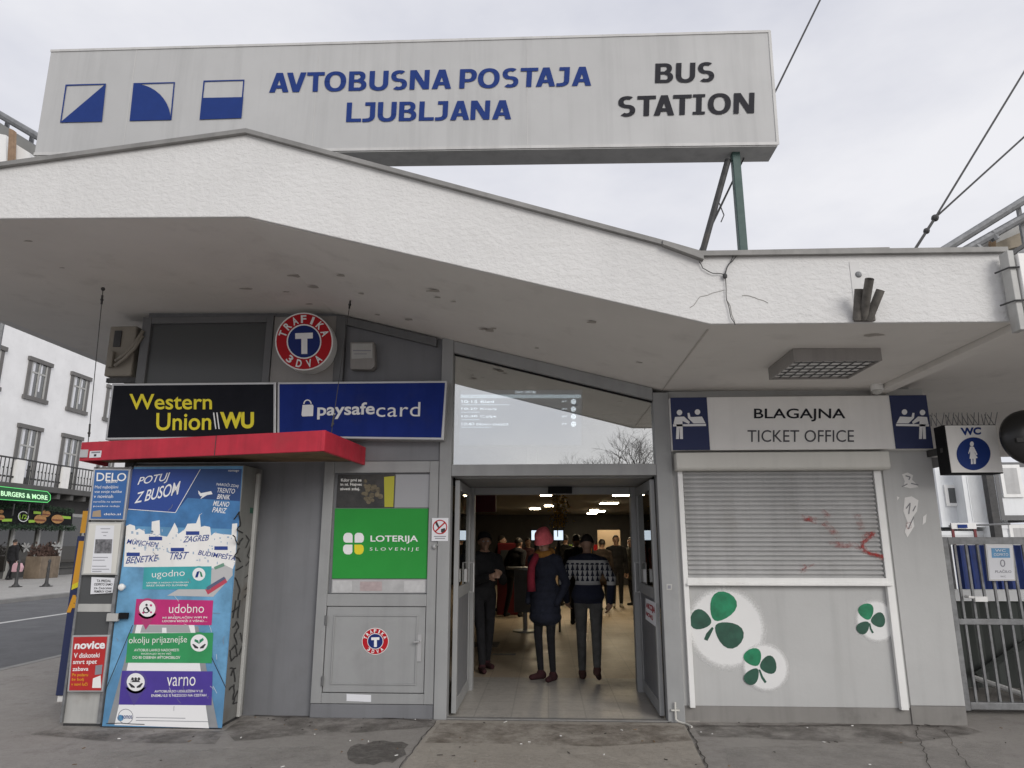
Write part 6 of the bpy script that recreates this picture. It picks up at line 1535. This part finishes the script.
person('dark figure bending near the red vending machine', at(514,617), 140, 1.68, feet=((.16,.05,0),(-.16,-.05,0)), lean=14, mats=(skin_m, blk, blk, dshoe), vox=.014)
person('dark figure standing behind the man in the patterned jumper', at(578,625), 160, 1.70, mats=(skin_m, blk, blk, dshoe), vox=.014)
person('dark figure at the far right by the magazine racks', at(634,606), -60, 1.68, mats=(skin_m, cloth('olive_coat', (.03,.028,.022)), blk, dshoe), coat=.3, vox=.014)
person('dark figure between the vending machine and the pink hat', at(528,604), 30, 1.66, mats=(skin_m, cloth('wine_jacket', (.05,.012,.014)), blk, dshoe), vox=.014)
person('dark figure in a hood near the left of the hall behind the beanie man', at(501,612), 70, 1.70, mats=(skin_m, blk2, blk, dshoe), vox=.016)
person('dark figure between the pink hat and the patterned jumper, deep in the hall', at(566,606), 150, 1.74, mats=(skin_m, blk2, blk, dshoe), coat=.3, vox=.016)
person('dark figure right of the patterned jumper beside the man with pale shoes', at(604,611), 200, 1.62, mats=(skin_m, cloth('brown_coat', (.03,.02,.015)), blk, dshoe), coat=.3, vox=.016)
x0, x1, z0, z1 = hallbox('', '', '', 540, 545, 600, 590, 15.5, .5, '', True)
t = thing('shop_counter', 'long lit snack counter at the far end of the hall', 'counter', (x0, 15.5, 0)); MB().box(x0, x1, 15.5, 16.2, .01, 1.05).build('counter_body', 'beige', t, .02); MB().box(x0-.05, x1+.05, 15.45, 16.25, 1.051, 1.1).build('counter_top', 'alu', t)
for i, cm_ in enumerate(('signred', 'totyellow', 'lime', 'psblue', 'totyellow', 'signred')): MB().box(x0+.2+i*.3, x0+.42+i*.3, 15.7, 16.0, 1.101, 1.3+.08*(i % 3)).build('snack_box', cm_, t)
# passer-by across the street
pp_ = onZ(9, 580, .03); 
person('person in dark coat walking on the far pavement with a pink bag', tuple(pp_), 170, 1.66, feet=((.08,-.12,0),(-.08,.16,.02)), mats=(skin_m, blk2, blk, dshoe), coat=.2, vox=.016)
q = onX(16.5, 571, pp_.x-.0); q = Vector((pp_.x+.30, pp_.y-.1, .35))
t = thing('shopping_bag', 'pale pink bag carried by the person on the far pavement', 'bag', tuple(q))
b = MB(); b.prism([q+Vector((-.2,0,0)), q+Vector((.2,0,0)), q+Vector((.24,0,.2)), q+Vector((.14,0,.36)), q+Vector((-.14,0,.36)), q+Vector((-.24,0,.2))], (0,.14,0)); b.build('bag_body', mat('pale_pink_plastic', (.62,.38,.42), .5), t, .03)
MB().tube([q+Vector((-.08,.07,.36)), q+Vector((-.05,.07,.45)), q+Vector((.05,.07,.45)), q+Vector((.08,.07,.36))], .01, 5).build('handle', 'paper', t)

# ================================================================== ACROSS THE SQUARE (seen mirrored in the glass over the door)
def branch(b, p, d, L_, r, lvl):
    q = p+d*L_; m = p.lerp(q, .5)+Vector((random.gauss(0,.05), random.gauss(0,.05), 0))*L_
    b.tube([p, m, q], r, 5 if lvl > 2 else 4, r*.62, cap=False)
    if lvl == 0: return
    for i in range(3 if lvl > 1 else 4):
        a = d.orthogonal().normalized(); a.rotate(Matrix.Rotation(random.random()*6.28, 3, d)); nd = (d*.75+a*random.uniform(.4,.85)+Vector((0,0,.12))).normalized()
        branch(b, p.lerp(q, random.uniform(.55, 1)), nd, L_*random.uniform(.62,.82), r*.55, lvl-1)
def tree(label, x, y, h):
    t = thing('bare_tree', label, 'tree', (x, y, 0))
    MB().tube([(x,y,0),(x+.05,y,h*.2),(x-.05,y,h*.4)], .17, 9, .11).build('trunk', 'barkm', t)
    b = MB()
    for i in range(5):
        a = 6.28*i/5+random.random(); branch(b, Vector((x-.05, y, h*.38)), Vector((math.cos(a)*.6, math.sin(a)*.6, 1)).normalized(), h*.22, .07, 4)
    b.build('crown', 'barkm', t)
tree('bare tree mirrored in the glass over the entrance', 5.0, -34, 8.9)
tree('bare tree farther left mirrored in the glass over the entrance', 2.8, -42, 9.0)
for x, lab in ((4.9, 'lamp pole mirrored in the glass over the entrance'), (5.4, 'second lamp pole mirrored at the right of the entrance glass')):
    t = thing('lamp_pole', lab, 'pole', (x, -15, 0)); MB().tube([(x,-15,0),(x,-15,7.5)], .06, 8, .045).build('pole', 'darkmetal', t); MB().box(x-.1, x+.1, -15.6, -14.9, 7.5, 7.6).build('lamp_head', 'darkmetal', t)
t = thing('office_block', 'pale striped office block mirrored at the right of the entrance glass', 'building', (16, -45, 0))
MB().box(11.5, 30, -58, -46, 0, 10.5).build('wall', 'reflbld', t)
for i in range(9): MB().box(12.2+i*2, 13.2+i*2, -45.999, -45.95, 1, 9.8).build('window', 'winglass', t)

# ================================================================== LIGHT
w = bpy.data.worlds.new('World'); sc.world = w; w.use_nodes = True
nt = w.node_tree; N = nt.nodes; L = nt.links; N.clear()
EL, AZ = R(24), R(200)
out = N.new('ShaderNodeOutputWorld'); sky_ = N.new('ShaderNodeTexSky'); sky_.sky_type = 'NISHITA'; sky_.sun_disc = False
sky_.sun_elevation = EL; sky_.sun_rotation = AZ; sky_.air_density = 1; sky_.dust_density = 4; sky_.ozone_density = 1
b1 = N.new('ShaderNodeBackground'); b1.inputs['Strength'].default_value = .06; L.new(sky_.outputs[0], b1.inputs[0])
tc = N.new('ShaderNodeTexCoord'); no = N.new('ShaderNodeTexNoise'); no.inputs['Scale'].default_value = 1.7; no.inputs['Detail'].default_value = 6; no.inputs['Roughness'].default_value = .55
mp = N.new('ShaderNodeMapping'); mp.inputs['Scale'].default_value = (1,1,2.2); L.new(tc.outputs['Generated'], mp.inputs[0]); L.new(mp.outputs[0], no.inputs['Vector'])
cr = N.new('ShaderNodeMix'); cr.data_type = 'RGBA'; cr.inputs[6].default_value = (.70,.715,.80,1); cr.inputs[7].default_value = (.95,.95,.99,1)
mr = N.new('ShaderNodeMapRange'); mr.inputs['From Min'].default_value = .35; mr.inputs['From Max'].default_value = .65; L.new(no.outputs['Fac'], mr.inputs[0]); L.new(mr.outputs[0], cr.inputs[0])
b2 = N.new('ShaderNodeBackground'); b2.inputs['Strength'].default_value = 1.0; L.new(cr.outputs[2], b2.inputs[0])
ms = N.new('ShaderNodeMixShader'); ms.inputs[0].default_value = .90; L.new(b1.outputs[0], ms.inputs[1]); L.new(b2.outputs[0], ms.inputs[2]); L.new(ms.outputs[0], out.inputs[0])
sl = bpy.data.lights.new('sun', 'SUN'); sl.energy = 1.5; sl.angle = R(30); sl.color = (1,.97,.93)
so_ = bpy.data.objects.new('sun', sl); COL.objects.link(so_)
# sun stands behind the camera, a little to the right
sd = Vector((.65, -1, 0)).normalized()*math.cos(EL)+Vector((0,0,math.sin(EL)))
so_.rotation_euler = (-sd).to_track_quat('-Z', 'Y').to_euler()
sky_.sun_rotation = math.atan2(sd.x, sd.y)
vs_ = sc.view_settings; vs_.view_transform = 'Standard'; vs_.look = 'None'; vs_.exposure = 0; vs_.gamma = 1; vs_.use_curve_mapping = False
sc.render.engine = 'CYCLES'; sc.cycles.use_denoising = True; sc.cycles.max_bounces = 8; sc.cycles.diffuse_bounces = 4; sc.cycles.transparent_max_bounces = 12
sc.cycles.sample_clamp_indirect = 4
